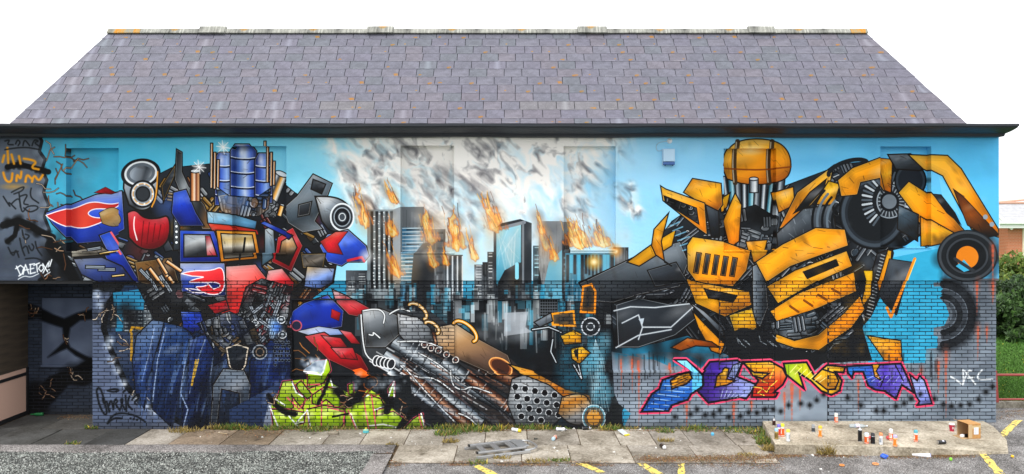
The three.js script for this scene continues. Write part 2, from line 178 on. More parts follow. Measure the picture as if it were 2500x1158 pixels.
  plate([262, 745, 300, 690, 700, 690, 720, 1048, 470, 1048, 400, 1010, 345, 985, 310, 945, 290, 900, 268, 850, 252, 800], ['#1a2c48', '#14213c', '#101a30'], { ang: 1.1, scr: 0, out: '#06080b', ow: 14 });
  for (const [x, y] of [[262, 845], [272, 880], [285, 905], [300, 935], [330, 970], [355, 990], [375, 1004], [268, 830], [235, 720], [245, 745]]) { soft(x, y, 16, '#c4d4ea', 0.8); soft(x + 4, y + 3, 6, '#ffffff', 0.6); }
  path([275, 715, 390, 700, 385, 770, 380, 800, 282, 810]); c.fillStyle = '#2583ab'; c.globalAlpha = 0.9; c.fill(); c.globalAlpha = 1;
  tower(268, 748, 16, ['#20303c', '#10181f'], 7, 1, '#e6eef2', .9, 800); tower(300, 758, 50, ['#27333d', '#141b22'], 6, 3, '#cfd9df', .8, 812); tower(350, 738, 28, ['#1c2831', '#10171d'], 10, 3, '#dfe8ec', .8, 800);
  for (let i = 0; i < 40; i++) soft(q(230, 330), q(745, 800), q(8, 26), '#0a0b0d', 0.35);
  twigs(262, 780, 7, 20, ['#e8d8c4', '#c2a488', '#8a6a50']); twigs(305, 860, 6, 26, ['#d8c8b8', '#8a7060']); twigs(355, 950, 7, 26, ['#d8c8b8', '#a08068']);
  line([318, 810, 322, 800, 350, 802], '#d29a1c', 6, .9); line([321, 815, 320, 880], '#d29a1c', 6, 0.8);
  // recess wall: cracked panel
  c.save(); c.beginPath(); c.rect(-190, 692, 424, 380); c.clip(); c.translate(1250, 540); c.scale(1 / .93, 1 / .93); c.translate(-1250, -540);
  c.fillStyle = '#2e3542'; c.fillRect(-160, 680, 400, 400); for (let i = 0; i < 80; i++) soft(q(60, 225), q(700, 1010), q(12, 40), r() < 0.5 ? '#6b7a94' : '#262d38', 0.14);
  c.fillStyle = '#4c5568'; c.fillRect(104, 726, 150, 168); for (let i = 0; i < 40; i++) soft(q(104, 225), q(735, 888), q(14, 34), i & 1 ? '#8090a8' : '#3a4252', .2);
  for (const p of [[60, 738, 92, 748, 130, 768, 158, 778, 190, 764, 232, 754, 232, 778, 196, 782, 172, 800, 166, 834, 172, 848, 196, 862, 232, 880, 232, 890, 186, 868, 164, 850, 150, 856, 118, 872, 144, 848, 158, 834, 154, 800, 124, 790, 90, 778, 60, 782], [60, 1000, 66, 966, 96, 950, 120, 918, 160, 912, 200, 888, 232, 880, 232, 930, 206, 944, 170, 936, 150, 960, 120, 990, 96, 1012, 60, 1016]]) { path(p); c.fillStyle = '#08090b'; c.fill(); c.strokeStyle = '#1a1f28'; c.lineWidth = 6; c.globalAlpha = .5; c.stroke(); c.globalAlpha = 1; }
  twigs(84, 762, 7, 12); twigs(205, 768, 4, 10); twigs(162, 830, 4, 8);
  crack([66, 985, 100, 960, 140, 930, 200, 912, 225, 890], 34); for (let i = 0; i < 30; i++) soft(q(66, 110), q(940, 1010), q(14, 30), '#08090b', 0.4); twigs(115, 955, 6, 16, ['#d8c2aa', '#a8846a']); twigs(185, 925, 5, 16);
  c.restore();
  // ---- left: a heap of blue, red and chrome machine parts
  const tongue = (p, fill) => { c.save(); curve(p, true); c.fillStyle = fill; c.fill(); c.strokeStyle = '#f4e9ee'; c.lineWidth = 2.4; c.stroke(); c.restore(); };
  clutter([150, 600, 240, 560, 300, 470, 420, 410, 520, 400, 660, 420, 720, 470, 800, 520, 830, 600, 815, 690, 760, 730, 720, 800, 560, 830, 380, 790, 330, 690, 200, 690, 176, 640], 330, ['#8f9aa6', '#3d6bd8', '#b06a20', '#c4ccd4', '#5a6470', '#8c2a24', '#d8992c'], { base: ['#2a3038', '#15181d', '#1d1712'], dir: 0.7 });
  plate([112, 520, 160, 500, 225, 474, 300, 466, 306, 560, 250, 590, 178, 596, 130, 548], ['#9fb8ee', '#2346c8', '#1830a0'], { ang: 1.5, smooth: false, scr: 4, rim: '#c8d8f8' });
  tongue([114, 526, 140, 516, 175, 508, 215, 490, 262, 500, 290, 492, 270, 512, 220, 508, 200, 522, 225, 534, 270, 528, 232, 546, 190, 560, 150, 550, 120, 532], grad([114, 490, 290, 560], ['#c4202a', '#d84430', '#a8141c'], 0.3));
  plate([232, 520, 262, 500, 292, 520, 300, 545, 268, 556, 240, 546], ['#e8cf98', '#b88a48', '#d8c4a0'], { smooth: true, ow: 1.5, scr: 2 });
  plate([220, 470, 248, 456, 275, 470, 262, 474], RD, { ow: 1, scr: 1 });
  plate([232, 575, 260, 565, 300, 615, 345, 690, 320, 692, 265, 640], BL, { scr: 6, rim: '#e8eefc' }); plate([176, 612, 235, 600, 268, 622, 176, 628], ['#e8e2d0', '#8a8478', '#35322e'], { scr: 12 }); line([262, 568, 296, 620], '#e8606a', 5);
  // chrome drum
  plate([303, 460, 304, 425, 320, 400, 345, 393, 372, 402, 386, 425, 388, 470, 370, 510, 340, 516, 316, 500], CH_, { ang: 0.3, smooth: true, ow: 4 });
  rings(345, 424, 44, [[1, '#17191d', 9], [0.86, '#dfe4e8', 5], [0.7, '#5a636d', 7]], 0.72, -0.15);
  rings(350, 474, 30, [[1, '#c9ced4'], [1, '#14161a', 5], [0.78, '#8a9199'], [0.62, '#16181b'], [0.8, '#e8a13a', 2], [0.5, '#2b2f34']], 1.05);
  for (let i = 0; i < 9; i++) { const t = i / 9 * 6.283; rings(350 + Math.cos(t) * 24, 474 + Math.sin(t) * 25, 2.4, [[1, '#f0e6d8']]); } line([386, 420, 384, 480, 372, 505], '#f0a030', 3.5, .9, true);
  plate([312, 520, 330, 508, 352, 534, 390, 534, 412, 524, 418, 560, 408, 596, 376, 612, 340, 606, 316, 580], ['#e84048', '#b81420', '#6a0a12'], { smooth: true, scr: 3, rim: '#ffb0b0', ow: 4 }); line([330, 530, 326, 552, 336, 586], '#ffffff', 3, .85, true); for (let i = 0; i < 4; i++) line([352 + i * 14, 540 + i * 3, 346 + i * 14, 600 - i * 5], '#4a060c', 2.4, .7); plate([425, 520, 440, 520, 440, 610, 424, 612], ['#7d8a96', '#23292f'], { scr: 3 }); for (let i = 0; i < 5; i++) rings(432, 540 + i * 13, 4, [[1, '#e8eef2'], [1, '#101316', 1.5]]);
  plate([180, 632, 250, 628, 300, 650, 330, 690, 240, 690, 200, 670], ['#8f9ab0', '#2a3a78', '#141c40'], { scr: 12 }); plate([330, 640, 420, 628, 438, 690, 380, 700, 340, 690], ['#a8783c', '#4a3018', '#1c140c'], { scr: 18, rim: '#f4d8a0' });
  // blades and stacks
  plate([395, 455, 420, 415, 430, 400, 428, 430, 400, 495], SD, { scr: 4, rim: '#f0b030' });
  plate([432, 364, 446, 372, 446, 420, 462, 455, 500, 500, 522, 560, 495, 560, 470, 505, 440, 470, 428, 440], ['#0f1114', '#8a9299', '#25292e', '#b07030'], { ang: 0.2, scr: 6, rim: '#e4ebf0' });
  plate([424, 470, 456, 462, 480, 520, 500, 552, 440, 552, 420, 520], BL, { scr: 5, rim: '#a8c0f8' });
  pipe(478, 418, 478, 492, 24, ['#3a1a10', '#c07840', '#f0d8c0', '#6a3420', '#d8a070', '#241410']); glint(487, 408, 17);
  pipe(682, 424, 652, 500, 32, ['#16181b', '#d8dde2', '#3a3f45', '#f0a848', '#e8e4dc', '#22262b']); clutter([634, 500, 650, 478, 676, 498, 668, 532, 640, 530], 34, ['#cdd4da', '#5a636c'], { len: 9 }); pipe(684, 500, 676, 528, 12, ['#3a2010', '#f0a030', '#fbe0a8', '#704010']);
  // three bundled blue tanks with silver collars (plain machinery)
  for (const [x, y, w, h, k] of [[548, 372, 46, 130, 0], [592, 352, 58, 150, 1], [638, 372, 44, 124, 2]]) {
    const p = [x - w / 2, y + 16, x - w * 0.3, y, x + w * 0.3, y, x + w / 2, y + 16, x + w / 2, y + h, x - w / 2, y + h];
    plate(p, k === 1 ? ['#20368e', '#5a86e0', '#c6d8f4', '#3d63cc', '#141f60'] : ['#1a2a78', '#3f62c8', '#8fb0ea', '#22388e'], { ang: 0, scr: 8, rim: '#dfe9fb' });
    for (let j = 0; j < 3; j++) { line([x - w / 2 + 2, y + 34 + j * 36, x, y + 38 + j * 36, x + w / 2 - 2, y + 34 + j * 36], '#0f1530', 4, 1, true); line([x - w / 2 + 3, y + 31 + j * 36, x, y + 35 + j * 36, x + w / 2 - 3, y + 31 + j * 36], '#e8eef6', 2, .9, true); }
    soft(x - w * 0.15, y + 20, 16, '#ffffff', 0.7, 0.6, 1.4);
  }
  for (const [x, y, h] of [[518, 350, 110], [526, 372, 90], [534, 390, 70], [648, 345, 100], [657, 370, 84], [664, 392, 60]]) pipe(x, y, x - 1, y + h, 6, ['#2a1c10', '#f4efe6', '#c8701c', '#3a3f45'], false);
  clutter([528, 455, 560, 478, 620, 482, 656, 458, 650, 510, 626, 528, 570, 530, 540, 515], 120, ['#dfe5ea', '#8b97a6', '#4c7ac8', '#b9783a'], { base: ['#a8b4c0', '#56606c', '#22304a'], len: 26, dir: 1.2 }); glint(546, 360, 17);
  plate([506, 516, 560, 522, 622, 540, 618, 560, 560, 550, 508, 545], ['#bfe2f4', '#6fb0d8', '#3a78a8'], { scr: 8 }); plate([508, 545, 560, 550, 622, 562, 626, 574, 560, 566, 520, 566], ['#f0452c', '#c42018'], { scr: 4, ow: 2 });
  // framed glass panels
  plate([440, 562, 524, 564, 546, 628, 546, 640, 440, 640], BL, { scr: 3, rim: '#8fb0f8' }); plate([450, 572, 514, 573, 532, 626, 450, 628], ['#8f9aa6', '#c6ccd0', '#23272c', '#11141a'], { scr: 3 }); plate([502, 576, 514, 576, 530, 624, 506, 624], ['#b42430', '#f0d0d0', '#c81a24'], { ow: 1.5, scr: 2 });
  plate([528, 562, 618, 566, 630, 632, 540, 640], ['#f5a42a', '#e07a14'], { scr: 3 }); plate([540, 570, 610, 574, 620, 626, 548, 632], ['#e8e0c8', '#b89850', '#f0e8d4', '#26221c', '#c8c2b4'], { ang: 1.5, scr: 3 }); line([592, 582, 586, 632], '#141414', 5);
  plate([672, 580, 716, 555, 740, 600, 712, 664, 664, 640], RD, { scr: 5, rim: '#f8b0b0' }); plate([682, 590, 712, 572, 726, 604, 706, 648, 674, 632], ['#f0dcc0', '#c89a68', '#1b1714', '#0e0d0c'], { ang: 1.5, scr: 4 });
  plate([640, 560, 662, 552, 668, 630, 640, 650], ['#dfe8ee', '#6d8494', '#2a4a5c'], { scr: 4 }); plate([628, 545, 640, 540, 716, 575, 706, 585], BL, { scr: 2 });
  // blue panel with a red lick of paint, red shrouds
  plate([440, 642, 550, 642, 552, 724, 500, 726, 442, 712], ['#c4d0f0', '#2a44a8', '#18246c'], { ang: 1.4, scr: 2, rim: '#ffffff' });
  tongue([444, 668, 470, 660, 515, 662, 548, 648, 549, 715, 510, 722, 470, 700, 500, 700, 515, 690, 480, 690, 455, 690, 480, 680, 505, 676, 470, 674], grad([444, 648, 549, 722], ['#f06a64', '#e02830', '#c01820'], 1.2));
  tongue([452, 704, 480, 706, 500, 716, 470, 714], '#16206a'); tongue([505, 690, 530, 688, 540, 700, 520, 706], '#16206a');
  plate([552, 650, 625, 645, 660, 690, 632, 724, 580, 768, 530, 766, 552, 740], ['#f8d0cc', '#e8322c', '#b8141a'], { scr: 5, rim: '#ffe0dc' }); plate([655, 660, 690, 655, 718, 690, 712, 720, 668, 710, 648, 690], ['#f8e0dc', '#e02830', '#90101a'], { scr: 5 }); plate([505, 745, 552, 732, 560, 756, 524, 768], RD, { scr: 2 });
  clutter([600, 700, 640, 680, 712, 700, 700, 800, 690, 850, 610, 850, 575, 800, 580, 770], 260, ['#d6dce2', '#8a929a', '#4a5058', '#c02c30', '#dfe5e9'], { base: ['#3a4046', '#1a1d21', '#101214'], len: 24, dir: 2.4 });
  for (let i = 0; i < 16; i++) { const x = q(600, 690), y = q(710, 840), t = q(.3, 2.6), l = q(18, 50); pipe(x, y, x + Math.cos(t) * l, y + Math.sin(t) * l, q(6, 12), CH_, false); } for (let i = 0; i < 4; i++) rings(q(600, 700), q(720, 840), q(6, 13), [[1, '#3a424a'], [1, '#e8eef2', 2], [.6, '#14171a'], [.45, '#aab4bc']], .9);
  for (let i = 0; i < 9; i++) { const x = q(330, 420), y = q(620, 680), t = q(.4, 1.1), l = q(20, 60); pipe(x, y, x + Math.cos(t) * l, y + Math.sin(t) * l, q(6, 13), [['#1a120c', '#c8803a', '#f4dcb8', '#5a3018'], CH_][i & 1], false); } for (let i = 0; i < 5; i++) { const x = q(170, 280), y = q(610, 680); pipe(x, y, x + q(20, 50), y + q(-8, 14), q(5, 10), [CH_, ['#3a2a10', '#d8a03a', '#f6e4b0', '#4a3010']][i % 2], false); }
  for (let i = 0; i < 30; i++) { const x = q(480, 640), y = q(770, 850), t = q(.8, 2.2), l = q(16, 40); line([x, y, x + Math.cos(t) * l, y + Math.sin(t) * l], '#0a0c10', 7); line([x, y, x + Math.cos(t) * l, y + Math.sin(t) * l], ['#c8ced4', '#b08a5a', '#8a96a4'][i % 3], 3.4); }
  // right shoulder of the heap: hinge, lens housing, blue fin
  plate([690, 510, 726, 478, 765, 425, 812, 448, 800, 480, 770, 540, 790, 560, 740, 568, 704, 545], ['#dfe6ec', '#6c7c8a', '#39454f', '#aab6c0'], { scr: 8, rim: '#ffffff' }); plate([765, 438, 796, 450, 786, 474, 760, 462], SD, { scr: 2 }); plate([730, 500, 762, 492, 756, 524, 728, 530], SD, { scr: 2, rim: '#e8eef2' });
  plate([770, 480, 812, 478, 850, 496, 862, 530, 842, 560, 808, 568, 786, 540], ['#f6f8fa', '#8b959f', '#20252a', '#c6ced6'], { smooth: true, ow: 4, ang: 0.9 }); rings(836, 530, 28, [[1, '#2a2f35'], [1, '#dfe5ea', 4], [0.74, '#12151a'], [0.7, '#9aa6b0', 2.5], [0.4, '#3c444c'], [0.28, '#d8dfe4', 2]], 1.15);
  plate([800, 572, 850, 560, 895, 600, 902, 625, 890, 640, 850, 640, 835, 650, 800, 640, 780, 600], BLH, { scr: 5, rim: '#ffffff' }); plate([782, 590, 820, 566, 850, 565, 826, 596, 838, 622, 800, 616], ['#f46038', '#d8202c', '#a8141c'], { scr: 3, ow: 1.5 }); line([850, 636, 884, 628, 890, 638], '#c42430', 6); soft(895, 625, 22, '#ffffff', 0.7);
  plate([735, 620, 796, 618, 790, 655, 740, 655], ['#2a2d31', '#6b6258', '#1a1c1e'], { rim: '#f0b848', scr: 6 }); plate([750, 650, 818, 655, 812, 690, 780, 706, 742, 700], ['#f4c880', '#7f9ee0', '#24489c'], { scr: 6 });
  // streaky blue panels below
  for (const [p, k] of [[[332, 820, 372, 780, 402, 786, 380, 860, 360, 940, 352, 1000, 330, 960, 322, 880], ['#7c98bc', '#20386a', '#0e1a38']], [[400, 786, 452, 800, 478, 830, 452, 900, 420, 1045, 372, 1000, 366, 940, 384, 860], ['#2a4a80', '#142850', '#0a1228']], [[440, 760, 490, 762, 500, 800, 470, 815, 446, 800], BL], [[462, 830, 500, 815, 524, 860, 512, 960, 480, 1048, 438, 1048, 456, 930], ['#2c50b0', '#101e48', '#0a1022']], [[512, 900, 560, 870, 602, 900, 612, 960, 596, 1048, 520, 1048], ['#4a5a70', '#1c2638', '#101622']], [[610, 880, 660, 830, 708, 850, 712, 960, 690, 1048, 606, 1048], ['#1a3680', '#0e1e50', '#080e24']]]) plate(p, k, { ang: 1.2, scr: 26, scrc: '#0a1428', out: '#0a0e16' });
  for (const p of [[376, 800, 362, 870, 346, 930], [404, 800, 384, 880, 372, 980], [452, 880, 440, 960, 458, 1000, 446, 1046], [500, 830, 474, 900, 462, 960], [520, 870, 512, 930, 518, 990, 508, 1046], [598, 930, 590, 990, 598, 1040]]) { line(p, '#b8cbe8', 2.6, .8); line(p, '#5c7cb4', 9, .18); }
  for (let i = 0; i < 240; i++) { const x = q(326, 700), y = q(790, 1000), l = q(20, 80); line([x, y, x - l * .16, y + l * .5, x - l * q(.1, .36), y + l], ['#4f78c0', '#060a16', '#0a1230', '#8fb0e0', '#1c3a80'][Math.floor(r() * 5)], q(1, 9), q(0.1, 0.38), true); }
  for (let i = 0; i < 60; i++) soft(q(480, 710), q(840, 1040), q(16, 44), '#05080f', .3);
  line([478, 880, 468, 940], '#d8a21c', 5, .8); line([484, 878, 474, 920], '#e8bc3c', 3, .8);
  clutter([480, 790, 560, 760, 620, 790, 640, 850, 600, 870, 540, 860], 120, ['#c8ced4', '#8a6a40', '#9aa6b4', '#3a5090'], { base: ['#20242c', '#12151a', '#0d0f14'], len: 26, dir: 1.1 });
  plate([552, 850, 576, 842, 606, 846, 602, 890, 584, 918, 570, 918, 556, 888], ['#1b222c', '#0e1218'], { rim: '#c6ae90', scr: 2, ow: 4 }); line([553, 850, 560, 892, 574, 916, 582, 916, 598, 892, 605, 850, 578, 842, 553, 850], '#cfc2ae', 3); rings(634, 860, 17, [[1, '#161a20'], [1, '#8f98a2', 3], [0.55, '#7d6a58', 3]]); soft(668, 800, 24, '#8fc0f8', 0.9, .7, 1.4); soft(676, 800, 16, '#3a70d8', 0.9);
  plate([520, 940, 545, 900, 596, 905, 612, 940, 600, 1048, 588, 1048, 584, 960, 540, 950, 528, 1048, 512, 1048], ['#8a98a8', '#3c4858', '#20262e'], { scr: 6, rim: '#dfe6ec' });
  for (let i = 0; i < 26; i++) rings(672 + (i % 5) * 8 + q(-2, 2), 836 + Math.floor(i / 5) * 11, 3.4, [[1, '#0a0c12'], [1, '#6a788c', 1]]);
  // ---- middle: long pipework running down to the right
  plate([740, 740, 800, 720, 838, 760, 834, 800, 790, 806, 736, 812, 704, 790, 712, 760], BL, { scr: 8, rim: '#e8f0ff' }); plate([722, 810, 776, 798, 832, 806, 838, 818, 760, 822], ['#f4f6fa', '#7da0ec'], { scr: 3, ow: 1.5 }); rings(722, 796, 12, [[1, '#20243a'], [1, '#b85060', 3]]); plate([808, 755, 830, 765, 826, 785, 806, 776], RD, { scr: 1, ow: 1 });
  plate([810, 706, 842, 720, 905, 755, 900, 780, 850, 770, 820, 740], ['#e8d4d8', '#d82c34', '#8c121a'], { scr: 6, rim: '#ffd8d8' });
  plate([740, 822, 790, 812, 880, 870, 900, 905, 876, 915, 800, 880], RD, { scr: 8, rim: '#f88080' }); for (const p of [[782, 820, 830, 826, 848, 850, 810, 850], [806, 850, 860, 850, 872, 880, 830, 876], [826, 806, 856, 812, 880, 842, 856, 840]]) plate(p, ['#f4949a', '#d8262e', '#8c1018'], { scr: 3, ow: 2 }); path([858, 905, 880, 900, 902, 915, 886, 926]); c.fillStyle = '#f0641c'; c.fill();
  path([872, 770, 920, 752, 970, 760, 1050, 760, 1090, 790, 1180, 830, 1250, 880, 1300, 930, 1290, 1045, 1130, 1048, 1040, 990, 930, 900, 884, 870]); c.fillStyle = grad([872, 752, 1290, 1048], ['#3c4044', '#24272b', '#2e2623'], .6); c.fill();
  const GR = ['#0f1215', '#5d666e', '#c4ccd2', '#7d868e', '#2a2f34', '#121518'], RU = ['#140f0c', '#6a3c28', '#c89878', '#5a3222', '#1c1310'];
  for (const [x0, y0, x1, y1, w, k] of [[960, 830, 1230, 985, 46, GR], [940, 860, 1180, 1030, 34, GR], [985, 900, 1150, 1045, 26, RU], [1040, 820, 1260, 930, 40, RU], [1080, 880, 1260, 1010, 30, GR], [1140, 920, 1250, 1000, 26, RU], [930, 890, 1060, 990, 20, GR]]) { pipe(x0, y0, x1, y1, w, k, false); const t = Math.atan2(y1 - y0, x1 - x0); for (let n = 0; n < 5; n++) { const f = q(.08, .92), x = lerp(x0, x1, f), y = lerp(y0, y1, f); line([x - Math.sin(t) * w / 2, y + Math.cos(t) * w / 2, x, y, x + Math.sin(t) * w / 2, y - Math.cos(t) * w / 2], n & 1 ? '#0b0d0f' : '#dfe5e9', q(1.4, 4), .6); } }
  for (let i = 0; i < 70; i++) { const x = q(900, 1230), y = 780 + (x - 890) * .45 + q(0, 130), l = q(14, 60); line([x, y, x + l, y + l * .58], ['#f2f5f7', '#0c0e10', '#9aa4ac', '#8a5a44'][i & 3], q(1, 4), q(.25, .8)); }
  plate([882, 760, 925, 753, 968, 770, 978, 815, 940, 850, 890, 850], ['#d8dcdf', '#767c82', '#33383d', '#a4aab0'], { scr: 14, rim: '#ffffff' }); plate([968, 765, 1020, 775, 1050, 800, 1060, 835, 990, 835, 972, 815], ['#e4e6e8', '#9aa0a6', '#4c5258'], { scr: 12 });
  plate([1060, 800, 1110, 790, 1170, 830, 1240, 868, 1252, 900, 1200, 915, 1120, 880, 1070, 850], ['#e8d0b0', '#b08658', '#6a5040', '#2c2420'], { ang: 1.3, scr: 18, rim: '#f4e4d0' }); rings(1222, 896, 30, [[1, '#8a4a24'], [0.8, '#40231a'], [1, '#f0a85c', 3]], 0.6, 0.5);
  for (const [x, y, w] of [[1020, 760, 26], [1055, 800, 20], [1135, 810, 34]]) { c.beginPath(); c.ellipse(x, y, w, w * 0.5, 0.7, 3, 6.6); c.strokeStyle = '#14100c'; c.lineWidth = 12; c.stroke(); c.strokeStyle = x > 1100 ? '#f2a020' : '#c89a54'; c.lineWidth = 7; c.stroke(); c.strokeStyle = '#fff2d8'; c.lineWidth = 1.6; c.stroke(); }
  for (const [x, y] of [[1036, 842], [1052, 850], [1070, 856], [1090, 866], [1112, 880]]) rings(x, y, 7, [[1, '#20242a'], [1, '#e8e0da', 2.2], [0.4, '#8a5a4c']]);
  for (const p of [[880, 770, 884, 850, 900, 880, 930, 888, 950, 880], [885, 760, 920, 752, 940, 768, 935, 790], [900, 818, 912, 822, 908, 810, 926, 826], [950, 768, 972, 752, 1000, 760], [970, 835, 1030, 830, 1080, 850], [975, 890, 1010, 925, 1060, 920, 1110, 960], [1022, 862, 1060, 880, 1120, 930], [990, 900, 1050, 970, 1110, 1030], [1100, 905, 1100, 940, 1130, 955, 1150, 942, 1200, 960], [1120, 1010, 1140, 1015, 1166, 1040]]) { line(p, '#0d0e10', 6, .7, true); line(p, '#eef2f4', 3, .95, true); }
  for (let i = 0; i < 5; i++) rings(918 + i * 9, 882 + i * 2, 9, [[1, '#23262a'], [1, '#f4f6f8', 2.4]], 1.4, 0.3);
  for (let i = 0; i < 50; i++) { const x = q(990, 1240), y = q(900, 1030); line([x, y, x + q(20, 70), y + q(16, 50)], ['#8d98a4', '#5a3026', '#15171a', '#7a8ca0'][i & 3], q(2, 9), q(0.15, 0.4)); }
  plate([1250, 925, 1290, 912, 1340, 930, 1385, 965, 1380, 1010, 1350, 1040, 1260, 1040, 1238, 985], ['#c8ccd0', '#7a8288', '#3c4248'], { ang: 1.1, scr: 12 }); for (let i = 0; i < 18; i++) { const x = 1258 + (i % 5) * 24 + Math.floor(i / 5) * 5, y = 945 + Math.floor(i / 5) * 24 + (i % 5) * 5; rings(x, y, 8, [[1, '#16191d'], [0.6, '#060708'], [1, '#dfe4e8', 1.4]]); }
  plate([1240, 890, 1300, 905, 1380, 950, 1440, 965, 1450, 1000, 1400, 990, 1340, 940, 1270, 912], ['#f8bc40', '#e07f18', '#6a3a14'], { scr: 14 }); plate([1372, 970, 1420, 955, 1446, 985, 1440, 1035, 1395, 1040, 1362, 1010], ['#f0d8b0', '#d88a2c', '#8a8c8e', '#4c4a48'], { scr: 10, smooth: true }); 
  rings(1450, 1020, 28, [[1, '#4e8598'], [0.85, '#5a4a38'], [0.6, '#c88a34'], [1, '#d8ecf4', 2]], 1.1);
  for (let i = 0; i < 70; i++) { const t = r(); soft(1460 + Math.sin(t * 8) * 14 + q(-22, 22), lerp(1000, 830, t), q(10, 24), ['#7cc0d8', '#c8e4ee', '#2d6f88'][i % 3], 0.28, 0.8, 1.6); } for (let i = 0; i < 7; i++) line([1440 + i * 8, 1010, 1450 + i * 4, 950, 1438 + i * 7, 900, 1454, 830], '#d8eef4', 1.4, 0.4, true);
  for (let i = 0; i < 40; i++) soft(q(1370, 1490), q(810, 960), q(14, 30), '#2a86a8', 0.22);
  path([1496, 970, 1512, 960, 1528, 990, 1516, 1010, 1524, 1045, 1480, 1048, 1488, 1000]); c.fillStyle = '#14171a'; c.globalAlpha = .9; c.fill(); c.globalAlpha = 1;
  // ---- green letters low in the middle
  { clutter([560, 1000, 690, 930, 700, 925, 690, 1048, 560, 1048], 0, ['#000'], { base: ['#2a3c60', '#1c2a48'], out: 0 }); for (let i = 0; i < 60; i++) soft(q(640, 720), q(930, 1040), q(6, 18), r() < .5 ? '#b8c8e0' : '#3a4c70', .3); path([640, 1048, 655, 985, 676, 1000, 690, 1048]); c.fillStyle = '#7d8aa0'; c.fill();
    const G = ['#c8e23c', '#a4cc14', '#7da80c']; const let_ = (p) => { line([...p, p[0], p[1]], '#d84c68', 5); plate(p, G, { ang: 1.5, scr: 5, out: '#15180c', ow: 2.6, scrc: '#4a6a08', edge: .05 }); };
    path([668, 1048, 662, 990, 695, 932, 750, 925, 800, 930, 850, 960, 900, 950, 945, 975, 960, 1000, 984, 1020, 976, 1048]); c.fillStyle = grad([668, 925, 984, 1048], ['#9ac418', '#b8d830', '#84ac10'], 1.4); c.fill(); path([830, 925, 1000, 915, 1010, 1000, 985, 1020, 960, 985, 900, 950, 850, 960]); c.fillStyle = '#171b1e'; c.fill();
    let_([752, 915, 760, 885, 800, 880, 806, 905, 790, 935, 750, 950]); let_([672, 985, 690, 932, 712, 930, 725, 955, 745, 975, 738, 998, 722, 980, 712, 965, 716, 995, 704, 1003]); let_([722, 940, 735, 930, 762, 965, 750, 975, 730, 955]);
    let_([762, 965, 792, 945, 820, 950, 836, 985, 822, 998, 796, 975, 776, 990, 762, 985]); let_([668, 1048, 662, 1000, 700, 1000, 745, 1008, 742, 1032, 720, 1040, 738, 1048]); let_([750, 1000, 790, 990, 838, 998, 846, 1020, 830, 1048, 756, 1048]); let_([842, 998, 865, 985, 880, 960, 895, 962, 930, 975, 940, 995, 920, 1000, 918, 1016, 960, 1005, 982, 1020, 976, 1048, 842, 1048]); let_([850, 940, 862, 935, 862, 965, 852, 962]); let_([948, 950, 962, 932, 962, 968, 950, 970]); let_([985, 1048, 1010, 1022, 1032, 1010, 1036, 1048]);
    for (const p of [[712, 932, 722, 958, 738, 968], [672, 975, 696, 990], [658, 992, 680, 1046], [700, 1010, 732, 1048], [740, 1030, 722, 1034, 750, 1002, 758, 1046], [806, 925, 812, 945, 830, 948], [880, 975, 904, 962], [856, 1010, 870, 1046], [900, 1040, 935, 1036, 970, 1044], [1028, 1010, 1038, 1048], [912, 1002, 938, 992], [948, 968, 962, 932, 962, 970]]) line(p, '#f2f6f8', 3.4, .95);
    for (const p of [[700, 970, 730, 1000, 745, 978], [786, 950, 784, 1048], [800, 995, 842, 1006, 838, 1030], [850, 1002, 868, 1046], [886, 966, 900, 1048], [906, 962, 918, 1046], [1022, 1012, 1030, 1046], [752, 940, 780, 938]]) line(p, '#e0506c', 3.2, .95);
    for (let i = 0; i < 9; i++) soft(690 + i * 34, 1012, 16, '#f4fac8', .6, 1, .7);
    crack([655, 965, 668, 985, 690, 1005, 720, 1012], 12); crack([806, 915, 790, 960, 776, 985], 8); crack([826, 955, 846, 985, 870, 975, 885, 950], 20); crack([850, 1010, 812, 1018], 5); crack([930, 960, 952, 985, 944, 1005], 16); crack([975, 1046, 1000, 1010, 1020, 1000], 16); twigs(660, 975, 4, 14); twigs(845, 975, 5, 16); twigs(895, 945, 8, 20, ['#c06428', '#8a4a24', '#d8905c']); twigs(990, 1000, 5, 16); twigs(752, 880, 8, 26, ['#c07a3c', '#8a5a34']);
    path([738, 905, 770, 882, 795, 880, 786, 912]); c.fillStyle = '#98a4b0'; c.fill(); line([740, 908, 786, 914, 795, 880], '#f0f4f6', 3.5); for (let i = 0; i < 40; i++) soft(q(735, 790), q(876, 905), q(4, 10), r() < .5 ? '#dbe6f2' : '#54657c', .5); for (let i = 0; i < 30; i++) soft(q(860, 990), q(912, 950), q(6, 14), r() < .5 ? '#c0ccd8' : '#4a5666', .4); }
  // ---- right: brick grey ground under the colour letters
  { const g = c.createLinearGradient(0, 680, 0, 1050); g.addColorStop(0, '#5b646e'); g.addColorStop(0.5, '#76828f'); g.addColorStop(1, '#8795a4'); c.fillStyle = g; path([2200, 680, 2470, 680, 2470, 1070, 1510, 1070, 1540, 1010, 1510, 985, 1500, 960, 1494, 860, 1540, 868, 1600, 860, 2200, 880]); c.fill();
    for (let i = 0; i < 420; i++) { const x = q(1500, 2440), y = q(860, 1045); soft(x, y, q(8, 30), r() < 0.55 ? '#b4c2d0' : '#3e4854', q(0.08, 0.22), 1.6, 0.7); } for (let i = 0; i < 200; i++) soft(q(2200, 2440), q(690, 1040), q(10, 34), r() < 0.5 ? '#9aa8b6' : '#2c343e', 0.13, 1.3, .7); }
  // teal opening on the right
  path([2120, 640, 2300, 605, 2300, 690, 2280, 690, 2280, 700, 2302, 700, 2302, 722, 2290, 722, 2310, 745, 2318, 770, 2306, 795, 2280, 800, 2280, 820, 2290, 822, 2290, 850, 2262, 852, 2260, 886, 2120, 888]); c.fillStyle = '#2fa3cc'; c.fill();
